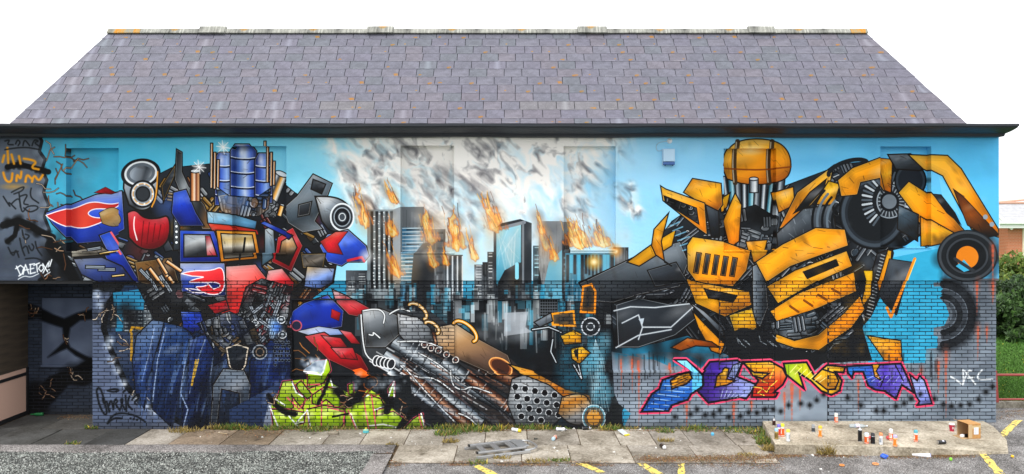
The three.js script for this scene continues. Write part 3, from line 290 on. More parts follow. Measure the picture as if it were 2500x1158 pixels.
  for (let i = 0; i < 60; i++) soft(q(2130, 2270), q(640, 880), q(10, 30), r() < .5 ? '#56c0e2' : '#1f86ae', .2);
  for (const p of [[1494, 862, 1530, 872, 1545, 862, 1570, 878, 1610, 868, 1640, 880, 1680, 868, 1720, 885, 1760, 878, 1795, 860, 1792, 885, 1760, 905, 1730, 906, 1690, 886, 1640, 898, 1600, 880]]) { path(p); c.fillStyle = '#1f7fa4'; c.fill(); } for (let i = 0; i < 120; i++) soft(q(1500, 1790), q(828, 885), q(8, 26), r() < .6 ? '#1c7ca4' : '#0b1014', .35);
  // dark mass behind the orange plates
  clutter([1412, 690, 1500, 650, 1580, 620, 1640, 540, 1700, 500, 1780, 470, 1900, 460, 1980, 430, 2060, 400, 2180, 390, 2260, 440, 2280, 560, 2220, 600, 2140, 620, 2150, 700, 2110, 790, 2080, 860, 1900, 880, 1780, 868, 1680, 820, 1600, 840, 1500, 850, 1494, 770, 1440, 740], 620, ['#6d7985', '#8d99a5', '#3a424b', '#aab6c0', '#262c33', '#4d6478'], { base: ['#2b3138', '#14171b', '#0e1013'], len: 50, dir: 2.6, wmax: 2.4 });
  for (let i = 0; i < 100; i++) soft(q(1500, 1900), q(740, 880), q(16, 44), '#0b0d10', 0.3);
  // steel beam with joints running to the lower left
  plate([1415, 692, 1480, 660, 1580, 612, 1660, 590, 1680, 640, 1660, 700, 1560, 720, 1500, 740, 1440, 735], ['#c6d0d8', '#6a7681', '#262c32', '#101316'], { ang: 1.3, scr: 16, rim: '#eef4f8' }); plate([1530, 640, 1600, 590, 1650, 560, 1640, 600, 1560, 650], YE, { scr: 6 }); plate([1580, 660, 1650, 640, 1680, 690, 1600, 700], SD, { scr: 4, rim: '#9eabb6' });
  plate([1505, 745, 1560, 728, 1640, 745, 1690, 740, 1700, 780, 1650, 820, 1560, 850, 1510, 850], ['#2e353d', '#16191e'], { scr: 4, rim: '#aebac4', ow: 2 }); for (const p of [[1500, 760, 1540, 750, 1600, 752, 1690, 742], [1520, 790, 1560, 770, 1570, 800, 1560, 830], [1570, 800, 1640, 800, 1700, 745], [1505, 850, 1560, 820, 1640, 806]]) { line(p, '#8d99a5', 5, .5); line(p, '#dfe6ec', 1.8, .9); } path([1560, 780, 1574, 778, 1570, 794]); c.fillStyle = '#b4c2ce'; c.fill();
  // clamp tool with orange pads
  rings(1442, 798, 22, [[1, '#1b1f24'], [1, '#c8d0d8', 3], [0.55, '#2b3138'], [0.4, '#d0d8de', 2.4]]); plate([1424, 700, 1444, 694, 1454, 712, 1452, 765, 1418, 762], ['#2a2e33', '#14171a'], { rim: '#f49a1c', scr: 2, ow: 5, out: '#e88a18' }); plate([1348, 768, 1400, 760, 1404, 796, 1350, 794], ['#3a4046', '#191c20'], { ow: 5, out: '#f09a1c', scr: 2 }); plate([1304, 788, 1345, 765, 1350, 785, 1318, 800], ST, { scr: 2 });
  plate([1368, 820, 1400, 806, 1420, 815, 1420, 838, 1378, 842], YE, { scr: 3 }); plate([1394, 852, 1422, 846, 1442, 862, 1414, 890, 1396, 876], YE, { scr: 3 }); path([1400, 858, 1412, 850, 1412, 884]); c.fillStyle = '#14171a'; c.fill(); for (const p of [[1350, 830, 1345, 860, 1358, 886], [1400, 890, 1420, 925, 1412, 890], [1300, 806, 1340, 800, 1370, 812]]) { line(p, '#0f1215', 9); line(p, '#c6d0d8', 2.2); }
  // a round orange tank held by straps above hanging pipework
  for (let i = 0; i < 9; i++) pipe(1772 + i * 17, 430, 1786 + i * 13, 540 + (i * 37) % 60, 12 + (i * 5) % 7, [['#0f1215', '#7d8a96', '#e0e7ec', '#3a434c', '#14181c'], ['#101417', '#3b7f96', '#a8d4e0', '#1f4452'], ['#14171a', '#aab4bc', '#4a545e', '#0e1013']][i % 3], false);
  clutter([1780, 520, 1850, 500, 1900, 530, 1888, 612, 1790, 612], 60, ['#98a6b2', '#54616c', '#c6d0d8'], { base: ['#3a424a', '#1b1f24', '#0e1013'], len: 26, dir: 1.4 });
  plate([1766, 404, 1772, 368, 1800, 344, 1850, 338, 1900, 346, 1926, 372, 1932, 410, 1920, 438, 1880, 450, 1820, 450, 1780, 436], ['#ffe08a', '#fbab1e', '#f09216', '#c4560c'], { ang: 1.3, smooth: true, scr: 14, ow: 3 });
  for (const x of [1800, 1884]) { line([x, 346, x - 4, 396, x, 446], '#3a2a18', 12, .95, true); line([x - 3, 348, x - 7, 396, x - 3, 444], '#b8a890', 3, .9, true); } line([1768, 410, 1850, 416, 1930, 408], '#7a3606', 4, .8, true); soft(1838, 366, 28, '#fff0b8', .85, 1.6, .5); pipe(1846, 436, 1846, 470, 22, ['#15181c', '#aab4bc', '#e8eef2', '#3a424a']);
  plate([1770, 540, 1800, 470, 1816, 500, 1810, 590, 1786, 606], OR, { scr: 4 }); plate([1756, 490, 1788, 470, 1780, 506, 1760, 520], YE, { scr: 3 }); plate([1888, 470, 1936, 456, 1940, 500, 1900, 520], OR2, { scr: 4 }); plate([1826, 590, 1880, 586, 1866, 640, 1838, 640], OR2, { scr: 5 });
  // left upper plates
  plate([1668, 470, 1690, 436, 1760, 448, 1764, 500, 1752, 516, 1700, 490], OR2, { scr: 16, rim: '#ffd070' }); plate([1612, 454, 1625, 462, 1720, 496, 1726, 574, 1706, 560, 1618, 490], OR, { scr: 10, rim: '#ffe49a' }); clutter([1620, 478, 1700, 508, 1706, 548, 1624, 496], 50, ['#4a5158', '#2b3035'], { base: ['#23272c', '#15181b'], len: 10, dir: .4 }); plate([1722, 500, 1754, 516, 1756, 580, 1736, 580], SD, { scr: 8 });
  plate([1590, 600, 1596, 560, 1632, 520, 1614, 590, 1622, 640, 1640, 650, 1600, 622], OR, { scr: 8 }); for (let i = 0; i < 7; i++) line([1630 + i * 6, 540 + i * 12, 1650 + i * 8, 530 + i * 12], '#7fc6e8', 3, .7);
  // right upper plates and the big drum
  plate([1900, 560, 1945, 470, 2034, 404, 2026, 446, 1980, 500, 1910, 556], OR, { scr: 12, rim: '#ffe090', ang: 2 }); plate([1938, 520, 1976, 470, 2016, 438, 2010, 460, 1970, 505], BK, { scr: 3 }); plate([1985, 500, 2022, 442, 2050, 450, 2034, 502], YE, { scr: 5 });
  plate([1895, 570, 1960, 510, 2030, 500, 2040, 560, 1990, 620, 1900, 640], ['#6b7681', '#2b3138', '#15181b'], { scr: 40, scrc: '#9aa6b0' });
  rings(2135, 520, 86, [[1, '#20262d'], [1, '#0c0e10', 5], [0.9, '#3a444e', 8], [0.78, '#14181c']], 1.02); for (let i = 0; i < 30; i++) { const t = 2.2 + i * 0.16; line([2170 + Math.cos(t) * 44, 490 + Math.sin(t) * 50, 2170 + Math.cos(t) * 66, 490 + Math.sin(t) * 74], i & 1 ? '#c6d0d8' : '#4d5862', 5, .9); } rings(2180, 492, 40, [[1, '#23292f'], [1, '#8d98a2', 3], [0.6, '#12151a'], [0.45, '#6a747e']]); for (let i = 0; i < 24; i++) { const t = i / 24 * 6.283; line([2180 + Math.cos(t) * 26, 492 + Math.sin(t) * 26, 2180 + Math.cos(t) * 37, 492 + Math.sin(t) * 37], '#aab4bd', 2.6, .8); }
  rings(2232, 440, 38, [[1, '#2c3640'], [1, '#0c0e10', 4], [0.8, '#1a2028']], 1.1);
  for (let i = 0; i < 5; i++) { c.beginPath(); c.arc(2090, 540, 60 + i * 12, 2.4, 3.9); c.strokeStyle = i & 1 ? '#5a6874' : '#0e1114'; c.lineWidth = 6; c.stroke(); } c.beginPath(); c.ellipse(2070, 414, 50, 20, -.3, 3.2, 6); c.strokeStyle = '#1a1e22'; c.lineWidth = 10; c.stroke();
  plate([2044, 440, 2080, 410, 2150, 384, 2186, 390, 2186, 470, 2166, 466, 2146, 436, 2100, 446, 2092, 476, 2052, 480], OR, { scr: 14, rim: '#ffe08a', ang: 1 }); plate([2150, 384, 2188, 388, 2184, 470, 2168, 464], OR2, { scr: 8, ow: 2 });
  plate([2176, 376, 2232, 374, 2266, 396, 2258, 416, 2196, 412], ['#8d98a3', '#3b434b', '#1a1e22'], { scr: 6 }); plate([2226, 376, 2312, 380, 2345, 412, 2436, 560, 2438, 580, 2370, 560, 2300, 430, 2264, 412], OR, { scr: 30, rim: '#ffd25c', ang: 0.9 }); plate([2326, 462, 2350, 480, 2438, 574, 2410, 580, 2360, 550], ['#4a2410', '#9a4a12', '#1c1510'], { scr: 12, ow: 2 }); rings(2404, 530, 6, [[1, '#8a98a4']]); rings(2420, 548, 6, [[1, '#8a98a4']]);
  plate([2202, 470, 2228, 442, 2272, 470, 2350, 560, 2366, 576, 2262, 560, 2240, 520], OR, { scr: 24, ang: .8, rim: '#ffd060' }); plate([2256, 528, 2330, 570, 2364, 580, 2258, 604], OR2, { scr: 14 }); plate([2202, 500, 2252, 524, 2250, 590, 2200, 560], ['#5a7488', '#2a3640', '#12161a'], { scr: 10 }); path([2290, 430, 2320, 470, 2344, 530, 2300, 486]); c.fillStyle = '#6ec8ee'; c.fill(); plate([2276, 474, 2296, 476, 2330, 520, 2344, 548, 2310, 520], BK, { scr: 4, ow: 2 });
  // tyres at the right edge
  for (let i = 0; i < 60; i++) soft(q(2290, 2440), q(578, 680), q(14, 34), '#101316', .4); rings(2360, 625, 74, [[1, '#191d21'], [0.9, '#3a4046', 6], [0.72, '#111417'], [0.66, '#33383e', 5]], .86); rings(2360, 628, 32, [[1, '#101316'], [0.85, '#d97a16']], 1); path([2332, 650, 2352, 634, 2372, 658, 2352, 664]); c.fillStyle = '#3aa8d0'; c.fill(); line([2330, 632, 2376, 662], '#2a2e33', 8);
  { const gx = 2300, gy = 768; for (let i = 0; i < 15; i++) { const t = -1.5 + i * .22; c.save(); c.translate(gx + Math.cos(t) * 84, gy + Math.sin(t) * 84); c.rotate(t); soft(0, 0, 16, '#14171b', .9, .8, 1); c.restore(); } for (const [rad, col, w, al] of [[74, '#15181c', 20, .92], [56, '#30363d', 12, .85], [44, '#111417', 14, .95], [30, '#3a4149', 8, .8]]) { c.beginPath(); c.arc(gx, gy, rad, -1.5, 1.5); c.strokeStyle = col; c.lineWidth = w; c.globalAlpha = al; c.stroke(); } c.globalAlpha = 1; for (let i = 0; i < 40; i++) soft(q(2300, 2380), q(690, 850), q(8, 22), i & 1 ? '#14181c' : '#4a525b', .22); }
  path([2302, 722, 2290, 722, 2310, 745, 2318, 770, 2306, 795, 2282, 800, 2270, 780, 2268, 740]); c.fillStyle = '#2fa3cc'; c.fill();
  // drive belt, side fins
  plate([2120, 690, 2140, 620, 2176, 606, 2180, 618, 2160, 700, 2128, 770, 2112, 790], BK, { scr: 4 }); for (let i = 0; i < 20; i++) line([2150 - i * 1.9, 622 + i * 8, 2162 - i * 1.9, 626 + i * 8], '#aeb6bc', 2.4, .8); plate([2142, 690, 2166, 610, 2176, 612, 2172, 660, 2148, 720], OR, { scr: 4 }); plate([2170, 632, 2226, 640, 2190, 770, 2160, 740, 2146, 720], SD, { scr: 10, ow: 2 }); line([2232, 632, 2206, 700, 2176, 774, 2166, 752], '#ee8a1c', 7); line([2234, 634, 2208, 702], '#ffd060', 2);
  plate([2118, 820, 2200, 832, 2204, 885, 2160, 880], OR, { scr: 10, rim: '#ffe08a' }); plate([2100, 760, 2114, 690, 2106, 660, 2130, 660, 2128, 720], YE, { scr: 4 });
  // folded orange sheets stacked like a pile of bent panels, dark gaps between them
  plate([1676, 600, 1690, 578, 1770, 590, 1832, 612, 1822, 660, 1790, 700, 1700, 690, 1678, 660], OR, { scr: 18, ang: 1, rim: '#ffe08a' }); for (let i = 0; i < 5; i++) plate([1700 + i * 22, 616 + i * 3, 1712 + i * 22, 618 + i * 3, 1704 + i * 22, 668 + i * 2, 1692 + i * 22, 666 + i * 2], SD, { scr: 2, ow: 2, rim: '#c47a1c' });
  plate([1674, 680, 1710, 690, 1830, 712, 1836, 745, 1770, 774, 1700, 742], OR2, { scr: 20, rim: '#ffc850' }); plate([1720, 706, 1800, 722, 1790, 738, 1730, 728], BK, { scr: 3 });
  plate([1692, 760, 1720, 790, 1770, 840, 1760, 866, 1738, 858, 1706, 800], OR, { scr: 8, ang: 2 }); plate([1680, 735, 1720, 760, 1764, 800, 1770, 826, 1726, 780], ST, { scr: 6 });
  plate([1836, 650, 1866, 636, 1876, 750, 1856, 800, 1840, 780], ['#98a6b2', '#3c454e', '#14171b'], { scr: 10, rim: '#e4ecf2', ang: 0 }); plate([1780, 770, 1836, 752, 1850, 800, 1800, 830], YE, { scr: 6, rim: '#fff0a0' });
  plate([1844, 640, 1910, 596, 1990, 556, 2062, 560, 2070, 600, 1990, 628, 1930, 650, 1870, 690], OR, { scr: 34, ang: .9, rim: '#ffe08a' });
  plate([1872, 700, 1940, 660, 2066, 612, 2080, 650, 1990, 690, 1900, 742], OR2, { scr: 26, rim: '#ffc648', ang: .8 }); plate([1960, 664, 2040, 634, 2046, 648, 1970, 680], BK, { scr: 2 });
  plate([1880, 760, 1950, 716, 2084, 664, 2092, 712, 2000, 752, 1900, 790], OR, { scr: 26, rim: '#ffd870', ang: 1 }); for (let i = 0; i < 4; i++) line([1930 + i * 34, 748 - i * 14, 1950 + i * 34, 762 - i * 15], '#5a2a08', 6, .8);
  clutter([1880, 790, 1990, 756, 2010, 780, 1990, 822, 1940, 832, 1890, 820], 70, ['#7d8b98', '#3f5566', '#aab8c4'], { base: ['#46525c', '#1d2329', '#101316'], len: 34, dir: -.4 });
  plate([1896, 816, 1940, 832, 1998, 818, 2060, 766, 2100, 722, 2112, 756, 2080, 800, 2000, 856, 1940, 850, 1892, 834], OR, { scr: 26, rim: '#ffd25c', ang: .6 });
  path([1770, 820, 1812, 800, 1880, 812, 1910, 850, 2010, 866, 2106, 800, 2130, 880, 2010, 888, 1990, 906, 1960, 884, 1780, 878]); c.fillStyle = '#15171a'; c.fill(); for (let i = 0; i < 10; i++) { const x = q(1790, 1900), y = q(818, 840); line([x, y, x + q(2, 20), y + q(8, 14)], '#b8c4ce', 1.6, .7); }
  plate([1640, 850, 1680, 826, 1740, 836, 1760, 850, 1700, 846, 1664, 858], OD, { scr: 6 });
  for (let i = 0; i < 40; i++) soft(q(1990, 2130), q(640, 860), q(8, 22), '#f4a21c', .12);
  // ---- drips and spray dots
  for (let i = 0; i < 60; i++) { const x = q(1500, 2290), y = q(858, 890); line([x, y, x + q(-1, 1), y + q(14, 60)], '#16191c', q(1.5, 6), q(0.2, 0.6)); }
  for (const [x, y, h, w] of [[1517, 880, 60, 4], [1544, 880, 60, 4], [1560, 884, 120, 5], [1636, 890, 24, 6], [1677, 985, 60, 5], [1792, 985, 60, 5], [2096, 930, 60, 4], [2250, 900, 60, 4], [2292, 885, 60, 5], [2310, 860, 120, 6], [2386, 690, 60, 5], [2425, 690, 40, 6], [2422, 600, 80, 5], [2388, 800, 60, 5], [2410, 800, 30, 4], [1916, 960, 50, 5], [1934, 940, 70, 7], [1954, 950, 40, 4], [1835, 980, 20, 4]]) { for (let k = 0; k < 9; k++) { const a = k / 9, X = x + q(-.6, .6); line([X, y + h * a * 1.3, X, y + h * (a + .13) * 1.3], k & 1 ? '#e0603c' : '#c8492a', w * (1.25 - a * .8) * q(.8, 1.1), .5 * (1 - a * .65)); } soft(x, y + 6, w * 2.4, '#d8603c', .3, 1, 2.4); }
  // ---- colour letters
  { const pink = '#ec4a72', L = (p, cols, o = {}) => plate(p, cols, { out: '#17121c', ow: 5, scr: 3, edge: .05, ...o }), halo = (p) => line([...p, p[0], p[1]], pink, 13);
    const J = [1566, 1006, 1592, 962, 1610, 950, 1618, 928, 1668, 910, 1690, 905, 1650, 880, 1676, 880, 1700, 900, 1716, 916, 1716, 944, 1688, 962, 1680, 976, 1640, 990, 1632, 1004];
    const C = [1716, 910, 1735, 885, 1800, 880, 1812, 888, 1800, 920, 1848, 940, 1822, 974, 1806, 970, 1730, 984, 1704, 956, 1718, 940];
    const Rr = [1815, 885, 1880, 882, 1912, 900, 1922, 920, 1912, 940, 1890, 958, 1900, 960, 1894, 970, 1836, 970, 1838, 950, 1852, 930];
    const N = [1914, 888, 1970, 885, 1990, 920, 2010, 900, 2020, 892, 2064, 896, 2060, 910, 2040, 908, 2056, 930, 2050, 955, 2030, 965, 2006, 955, 1980, 930, 1952, 912, 1964, 950, 1920, 915];
    const T = [2068, 895, 2200, 888, 2220, 930, 2230, 958, 2202, 940, 2188, 974, 2160, 955, 2138, 952, 2120, 942, 2108, 908, 2086, 908, 2080, 922, 2070, 910]; const A = [2222, 915, 2240, 930, 2246, 918, 2258, 930, 2276, 986, 2240, 990, 2246, 980, 2238, 970];
    for (const p of [J, C, Rr, N, T, A]) halo(p);
    L(J, ['#4aa0f0', '#1d6fe0', '#1850b0'], { ang: 1.2 }); path([1690, 908, 1654, 882, 1678, 882, 1714, 918, 1714, 942, 1690, 958]); c.fillStyle = grad([1654, 882, 1714, 958], ['#8fe0fa', '#4cc0f4'], 1.2); c.fill(); L([1637, 930, 1660, 914, 1684, 910, 1690, 924, 1676, 938, 1640, 950], ['#fbb81e', '#f08a1c'], { ow: 4 }); for (let i = 0; i < 4; i++) line([1640, 946 - i * 8, 1680, 926 - i * 5], '#2a1a10', 2, .8); for (let i = 0; i < 6; i++) line([1582 + i * 8, 996 - i * 11, 1620 + i * 13, 1002 - i * 11], '#bfe4fc', 1.6, .8);
    L(C, ['#2a1874', '#4a2c9c', '#8f98ec', '#b4c8fa'], { ang: .2 }); L([1746, 946, 1750, 920, 1770, 898, 1780, 900, 1775, 926, 1796, 930, 1776, 940], ['#fbc41c', '#f58a14'], { ow: 4 }); L([1778, 920, 1790, 892, 1812, 884, 1794, 926], ['#bcd0fa', '#8894ec'], { ow: 3 }); for (let i = 0; i < 6; i++) line([1766 + i * 10, 950 + i * 3, 1760 + i * 8, 972], '#cfe0ff', 1.6, .7);
    L(Rr, ['#ffd21c', '#f8901c', '#e8381c', '#d81818'], { ang: 1.4 }); L([1815, 888, 1830, 900, 1838, 918, 1862, 924, 1878, 912, 1842, 910], ['#ffe01c', '#fbb01c'], { ow: 4 }); for (const p of [[1840, 945, 1860, 948, 1872, 958, 1880, 945, 1898, 930], [1862, 950, 1850, 960, 1866, 966], [1880, 925, 1890, 900, 1886, 888], [1860, 930, 1874, 936]]) line(p, '#ffe24a', 2, .95);
    L(N, ['#8ec81c', '#d8d81c', '#fbc21c', '#f8a81c'], { ang: .3 }); L([2008, 902, 2040, 912, 2048, 930, 2040, 950, 2020, 952, 1985, 925], ['#f8c81c', '#f4921c'], { ow: 4 }); for (let i = 0; i < 7; i++) line([1930 + i * 12, 910 + i * 4, 1946 + i * 12, 892 + i * 5], '#fff4a0', 1.8, .8);
    L(T, ['#2a8ae8', '#2f74e0', '#4a34b0', '#6a5cd0', '#a8a8f0'], { ang: .2 }); L([2130, 890, 2150, 890, 2140, 906, 2152, 930, 2136, 920], ['#fbb81e', '#f08a1c'], { ow: 3 }); for (let i = 0; i < 6; i++) line([2110 + i * 18, 930 + i * 2, 2140 + i * 14, 915 + i], '#c4d4fc', 1.6, .7); line([2186, 890, 2206, 930], '#17121c', 3); line([2150, 945, 2160, 920], '#17121c', 3);
    L(A, ['#b8c8fa', '#7f8cec'], { ow: 4 }); for (let i = 0; i < 40; i++) { const x = q(1630, 2270), y = q(884, 910); line([x, y, x, y + q(10, 40)], '#171a1e', q(1, 4), q(.15, .45)); } }
  for (const [x, y] of [[1648, 1018], [1686, 1012], [1702, 1000], [1722, 1014], [1742, 1012], [1758, 1002], [1780, 1018], [1808, 1016], [1828, 1008], [1848, 1008], [1868, 1000], [1888, 1000], [1907, 1005], [1926, 990], [1956, 986], [1978, 990], [1995, 978], [2012, 964], [2070, 972], [2102, 990], [2140, 1003], [2158, 1004], [2188, 992], [2208, 986], [2225, 974], [2248, 962], [2282, 974], [2304, 988], [2324, 992], [2346, 990], [2368, 988], [2390, 976], [2408, 958], [2424, 944]]) { soft(x, y, 12, '#0a0b0d', .6); soft(x, y, 6, '#050506', .9); if (r() < .5) line([x, y, x + q(-1, 1), y - q(6, 16)], '#0a0b0d', 1.4, .5); if (r() < .35) line([x, y, x, y + q(6, 14)], '#0a0b0d', 1.4, .4); }
  // ---- tags
  const tag = (ps, col, w) => { for (const p of ps) { line(p, col, w * 1.8, .25, true); line(p, col, w, .92, true); } };
  tag([[8, 396, 12, 380], [22, 398, 20, 362], [36, 400, 30, 378], [52, 400, 48, 382], [60, 388, 96, 392, 76, 410, 96, 414]], '#d8921c', 5); tag([[10, 422, 14, 442, 30, 446, 32, 424], [42, 442, 42, 422, 52, 440, 54, 420], [64, 444, 66, 424, 78, 436], [80, 444, 84, 424, 96, 444, 106, 428]], '#e0921a', 5); soft(35, 456, 26, '#e09a24', .5, 1.6, .4);
  tag([[14, 345, 28, 340, 18, 354, 34, 354], [40, 352, 44, 340, 52, 348, 46, 356], [58, 356, 60, 338, 74, 356], [80, 356, 84, 340, 98, 346, 84, 348, 98, 358], [14, 366, 56, 358, 98, 366]], '#1b1e22', 3);
  tag([[30, 470, 62, 452, 58, 466, 36, 474], [10, 480, 30, 512, 20, 490, 40, 510], [30, 498, 48, 478, 52, 506], [50, 480, 74, 470, 56, 498, 70, 500], [78, 460, 72, 480, 96, 496], [48, 470, 52, 510, 58, 520, 66, 504, 92, 502, 96, 510, 74, 520, 60, 508]], '#14171b', 3);
  tag([[56, 562, 60, 590, 76, 576, 64, 572], [50, 582, 54, 604, 62, 624], [58, 606, 66, 596, 72, 618], [72, 600, 78, 616, 86, 604, 80, 596], [88, 590, 90, 606, 104, 624], [22, 604, 34, 632, 40, 606, 48, 628], [28, 618, 46, 614], [64, 632, 88, 628, 106, 638]], '#15181c', 3.2);
  { const w = [[[42, 650, 52, 672], [40, 656, 52, 648, 60, 654, 56, 668, 48, 674]], [[58, 670, 64, 646, 72, 668], [58, 660, 72, 658]], [[76, 646, 76, 668], [74, 646, 86, 644], [76, 657, 84, 655], [76, 668, 88, 665]], [[84, 648, 98, 642], [91, 645, 93, 664]], [[100, 648, 96, 656, 102, 663, 108, 656, 106, 647, 100, 648]], [[106, 644, 118, 664], [119, 642, 107, 666]], [[122, 638, 119, 652], [117, 660, 117.5, 661]], [[128, 634, 123, 650], [121, 658, 121.5, 659]]]; for (const l of w) for (const p of l) { line(p, '#e4ebf2', 5, .22); line(p, '#eef3f8', 2.3, .95); } }
tag([[46, 682, 60, 672, 76, 678, 96, 668], [110, 674, 124, 664]], '#e4ebf2', 1.6);
  tag([[236, 962, 234, 950, 244, 946, 252, 970, 262, 1010, 254, 1014, 242, 990, 236, 962], [250, 972, 252, 990, 260, 976, 266, 1006], [266, 990, 270, 972, 276, 996], [276, 1000, 278, 972, 288, 980, 280, 986, 292, 1002], [294, 998, 302, 972, 292, 976, 304, 1000], [306, 966, 308, 1004], [316, 968, 308, 986, 322, 1000], [322, 976, 332, 962, 342, 968, 326, 984, 334, 988], [262, 954, 280, 948, 292, 954, 276, 958, 262, 954], [300, 958, 316, 944], [262, 1034, 272, 1014, 296, 1008, 330, 1014, 354, 1030], [262, 1034, 276, 1020, 296, 1022]], '#0d1016', 4); for (const x of [318, 326, 334]) rings(x, 1022 + (x - 318) * .2, 3, [[1, '#0d1016']]);
  tag([[2322, 920, 2342, 932, 2354, 944, 2352, 904], [2352, 936, 2364, 904, 2372, 906], [2356, 906, 2382, 938], [2364, 924, 2378, 922], [2398, 904, 2376, 928, 2424, 926]], '#eef4f8', 3.4);
  // sheen of dust and overspray over everything
  for (let i = 0; i < 500; i++) soft(q(-100, 2440), q(334, 1045), q(4, 26), r() < .4 ? '#ffffff' : '#0a0c10', q(.015, .05));
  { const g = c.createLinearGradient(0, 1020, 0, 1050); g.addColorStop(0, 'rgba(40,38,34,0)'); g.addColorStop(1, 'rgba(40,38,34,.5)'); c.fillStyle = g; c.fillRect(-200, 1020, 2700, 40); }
}
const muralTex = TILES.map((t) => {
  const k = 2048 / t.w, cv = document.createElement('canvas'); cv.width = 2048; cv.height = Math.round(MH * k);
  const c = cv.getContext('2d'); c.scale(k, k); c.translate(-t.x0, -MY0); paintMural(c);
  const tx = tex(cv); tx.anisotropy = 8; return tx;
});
// uv of the wall painting from the place on the wall
function muralUV(g, tile) { const p = g.attributes.position, u = new Float32Array(p.count * 2), t = TILES[tile]; for (let i = 0; i < p.count; i++) { u[i * 2] = (1250 + p.getX(i) * PPM - t.x0) / t.w; u[i * 2 + 1] = 1 - (540 + (CH - p.getY(i)) * PPM - MY0) / MH; } g.setAttribute('uv', new THREE.BufferAttribute(u, 2)); return g; }

// ---------------------------------------------------------------- materials
const speck = (seed, f) => (u, v) => fbm(u * f + seed, v * f + seed * 3, 4, f);
const stuccoBump = pixelTex(512, (u, v) => 255 * (0.55 * fbm(u * 64, v * 64, 3, 64) + 0.45 * fbm(u * 160, v * 160, 2, 160)), false, 1.2);
const paintMats = muralTex.map((t) => new THREE.MeshPhysicalMaterial({ map: t, roughness: 0.75, specularIntensity: 0.3, bumpMap: stuccoBump, bumpScale: 0.004 }));
const brickMats = muralTex.map((t) => new THREE.MeshPhysicalMaterial({ map: t, roughness: 0.7, specularIntensity: 0.35, vertexColors: true, bumpMap: stuccoBump, bumpScale: 0.002 }));
const mortarMat = std({ color: lin(0.012, 0.014, 0.02), roughness: 0.95 });
const asphaltTex = pixelTex(1024, (u, v) => { const b = fbm(u * 6, v * 6, 4, 6), s = vn(u * 256, v * 256, 256), k = 112 + (b - 0.5) * 60 + (s - 0.5) * 110 + (R() - 0.5) * 40, w = fbm(u * 10 + 3, v * 10, 3, 10) > 0.62 ? -14 : 0; return [k + 4 + w, k + 1 + w, k - 1 + w]; }, true, 2.6);
const asphaltBump = pixelTex(512, (u, v) => 255 * vn(u * 128, v * 128, 128), false, 1.3);
const asphaltMat = std({ map: asphaltTex, bumpMap: asphaltBump, bumpScale: 0.006, roughness: 0.95 });
const chipTex = pixelTex(1024, (u, v) => { const a = vn(u * 170, v * 170, 170), b = fbm(u * 8, v * 8, 3, 8), e = vn(u * 90 + 9, v * 90, 90); const k = a > 0.6 ? 176 + e * 60 : a > 0.42 ? 100 + e * 60 : 22 + e * 34; const t = 0.42 + 0.6 * b; return [k * t * 0.97, k * t, k * t * 0.96]; }, true, 1.9);
const chipBump = pixelTex(512, (u, v) => 255 * vn(u * 85, v * 85, 85), false, 0.95);
const chipMat = std({ map: chipTex, bumpMap: chipBump, bumpScale: 0.012, roughness: 0.9 });
const concreteTex = pixelTex(1024, (u, v) => { const b = fbm(u * 5 + 2, v * 5, 5, 5), s = fbm(u * 90, v * 90, 2, 90), st = fbm(u * 14 + 7, v * 14, 3, 14), k = 150 + (b - 0.5) * 90 + (s - 0.5) * 56 - (st > 0.6 ? (st - 0.6) * 130 : 0) + (R() - .5) * 18; return [k + 3, k - 5, k - 19]; }, true, 2.2);
const concreteBump = pixelTex(512, (u, v) => 255 * fbm(u * 60, v * 60, 3, 60), false, 1);
const cmat = (r, g, b) => std({ map: concreteTex, color: lin(r, g, b), bumpMap: concreteBump, bumpScale: 0.004, roughness: 0.93 });

// ---------------------------------------------------------------- ground
const rise = (x, z) => 0.138 * sstep(6.0, 8.6, x) * sstep(4.5, 1.5, z) * lerp(.2, 1, sstep(-1.5, .2, z));
const hA = (x, z) => -0.02 + rise(x, z);
function gridXZ(x0, x1, z0, z1, nx, nz, hf) {
  const p = [], u = [], ix = [];
  for (let j = 0; j <= nz; j++) for (let i = 0; i <= nx; i++) { const x = lerp(x0, x1, i / nx), z = lerp(z0, z1, j / nz); p.push(x, hf(x, z), z); u.push(x, z); }
  for (let j = 0; j < nz; j++) for (let i = 0; i < nx; i++) { const a = j * (nx + 1) + i, b = a + 1, c = a + nx + 1, d = c + 1; ix.push(a, c, b, b, c, d); }
  const g = new THREE.BufferGeometry(); g.setAttribute('position', new THREE.Float32BufferAttribute(p, 3)); g.setAttribute('uv', new THREE.Float32BufferAttribute(u, 2)); g.setIndex(ix); g.computeVertexNormals(); return g;
}
const grassTex = pixelTex(512, (u, v) => { const b = fbm(u * 8, v * 8, 4, 8), s = vn(u * 200, v * 200, 200), k = 0.7 + 0.5 * b + 0.25 * (s - 0.5); return [62 * k, 112 * k, 30 * k]; }, true, 3);
struct('ground', gridXZ(-700, 700, -900, 60, 2, 2, () => -0.3), std({ map: grassTex, color: lin(0.6, 0.6, 0.6), roughness: 1 }), 'open ground stretching away behind the painted building', 'ground');
struct('car_park', gridXZ(-18, 18, -1.52, 18, 144, 60, hA), asphaltMat, 'grey tarmac car park in front of the painted wall', 'car park');
struct('lawn', gridXZ(9.2, 46, -60, -1.62, 4, 8, (x, z) => 0.1 + Math.min(0.2, (-1.62 - z) * 0.01)), std({ map: grassTex, roughness: 1 }), 'green lawn behind the red railing', 'lawn');

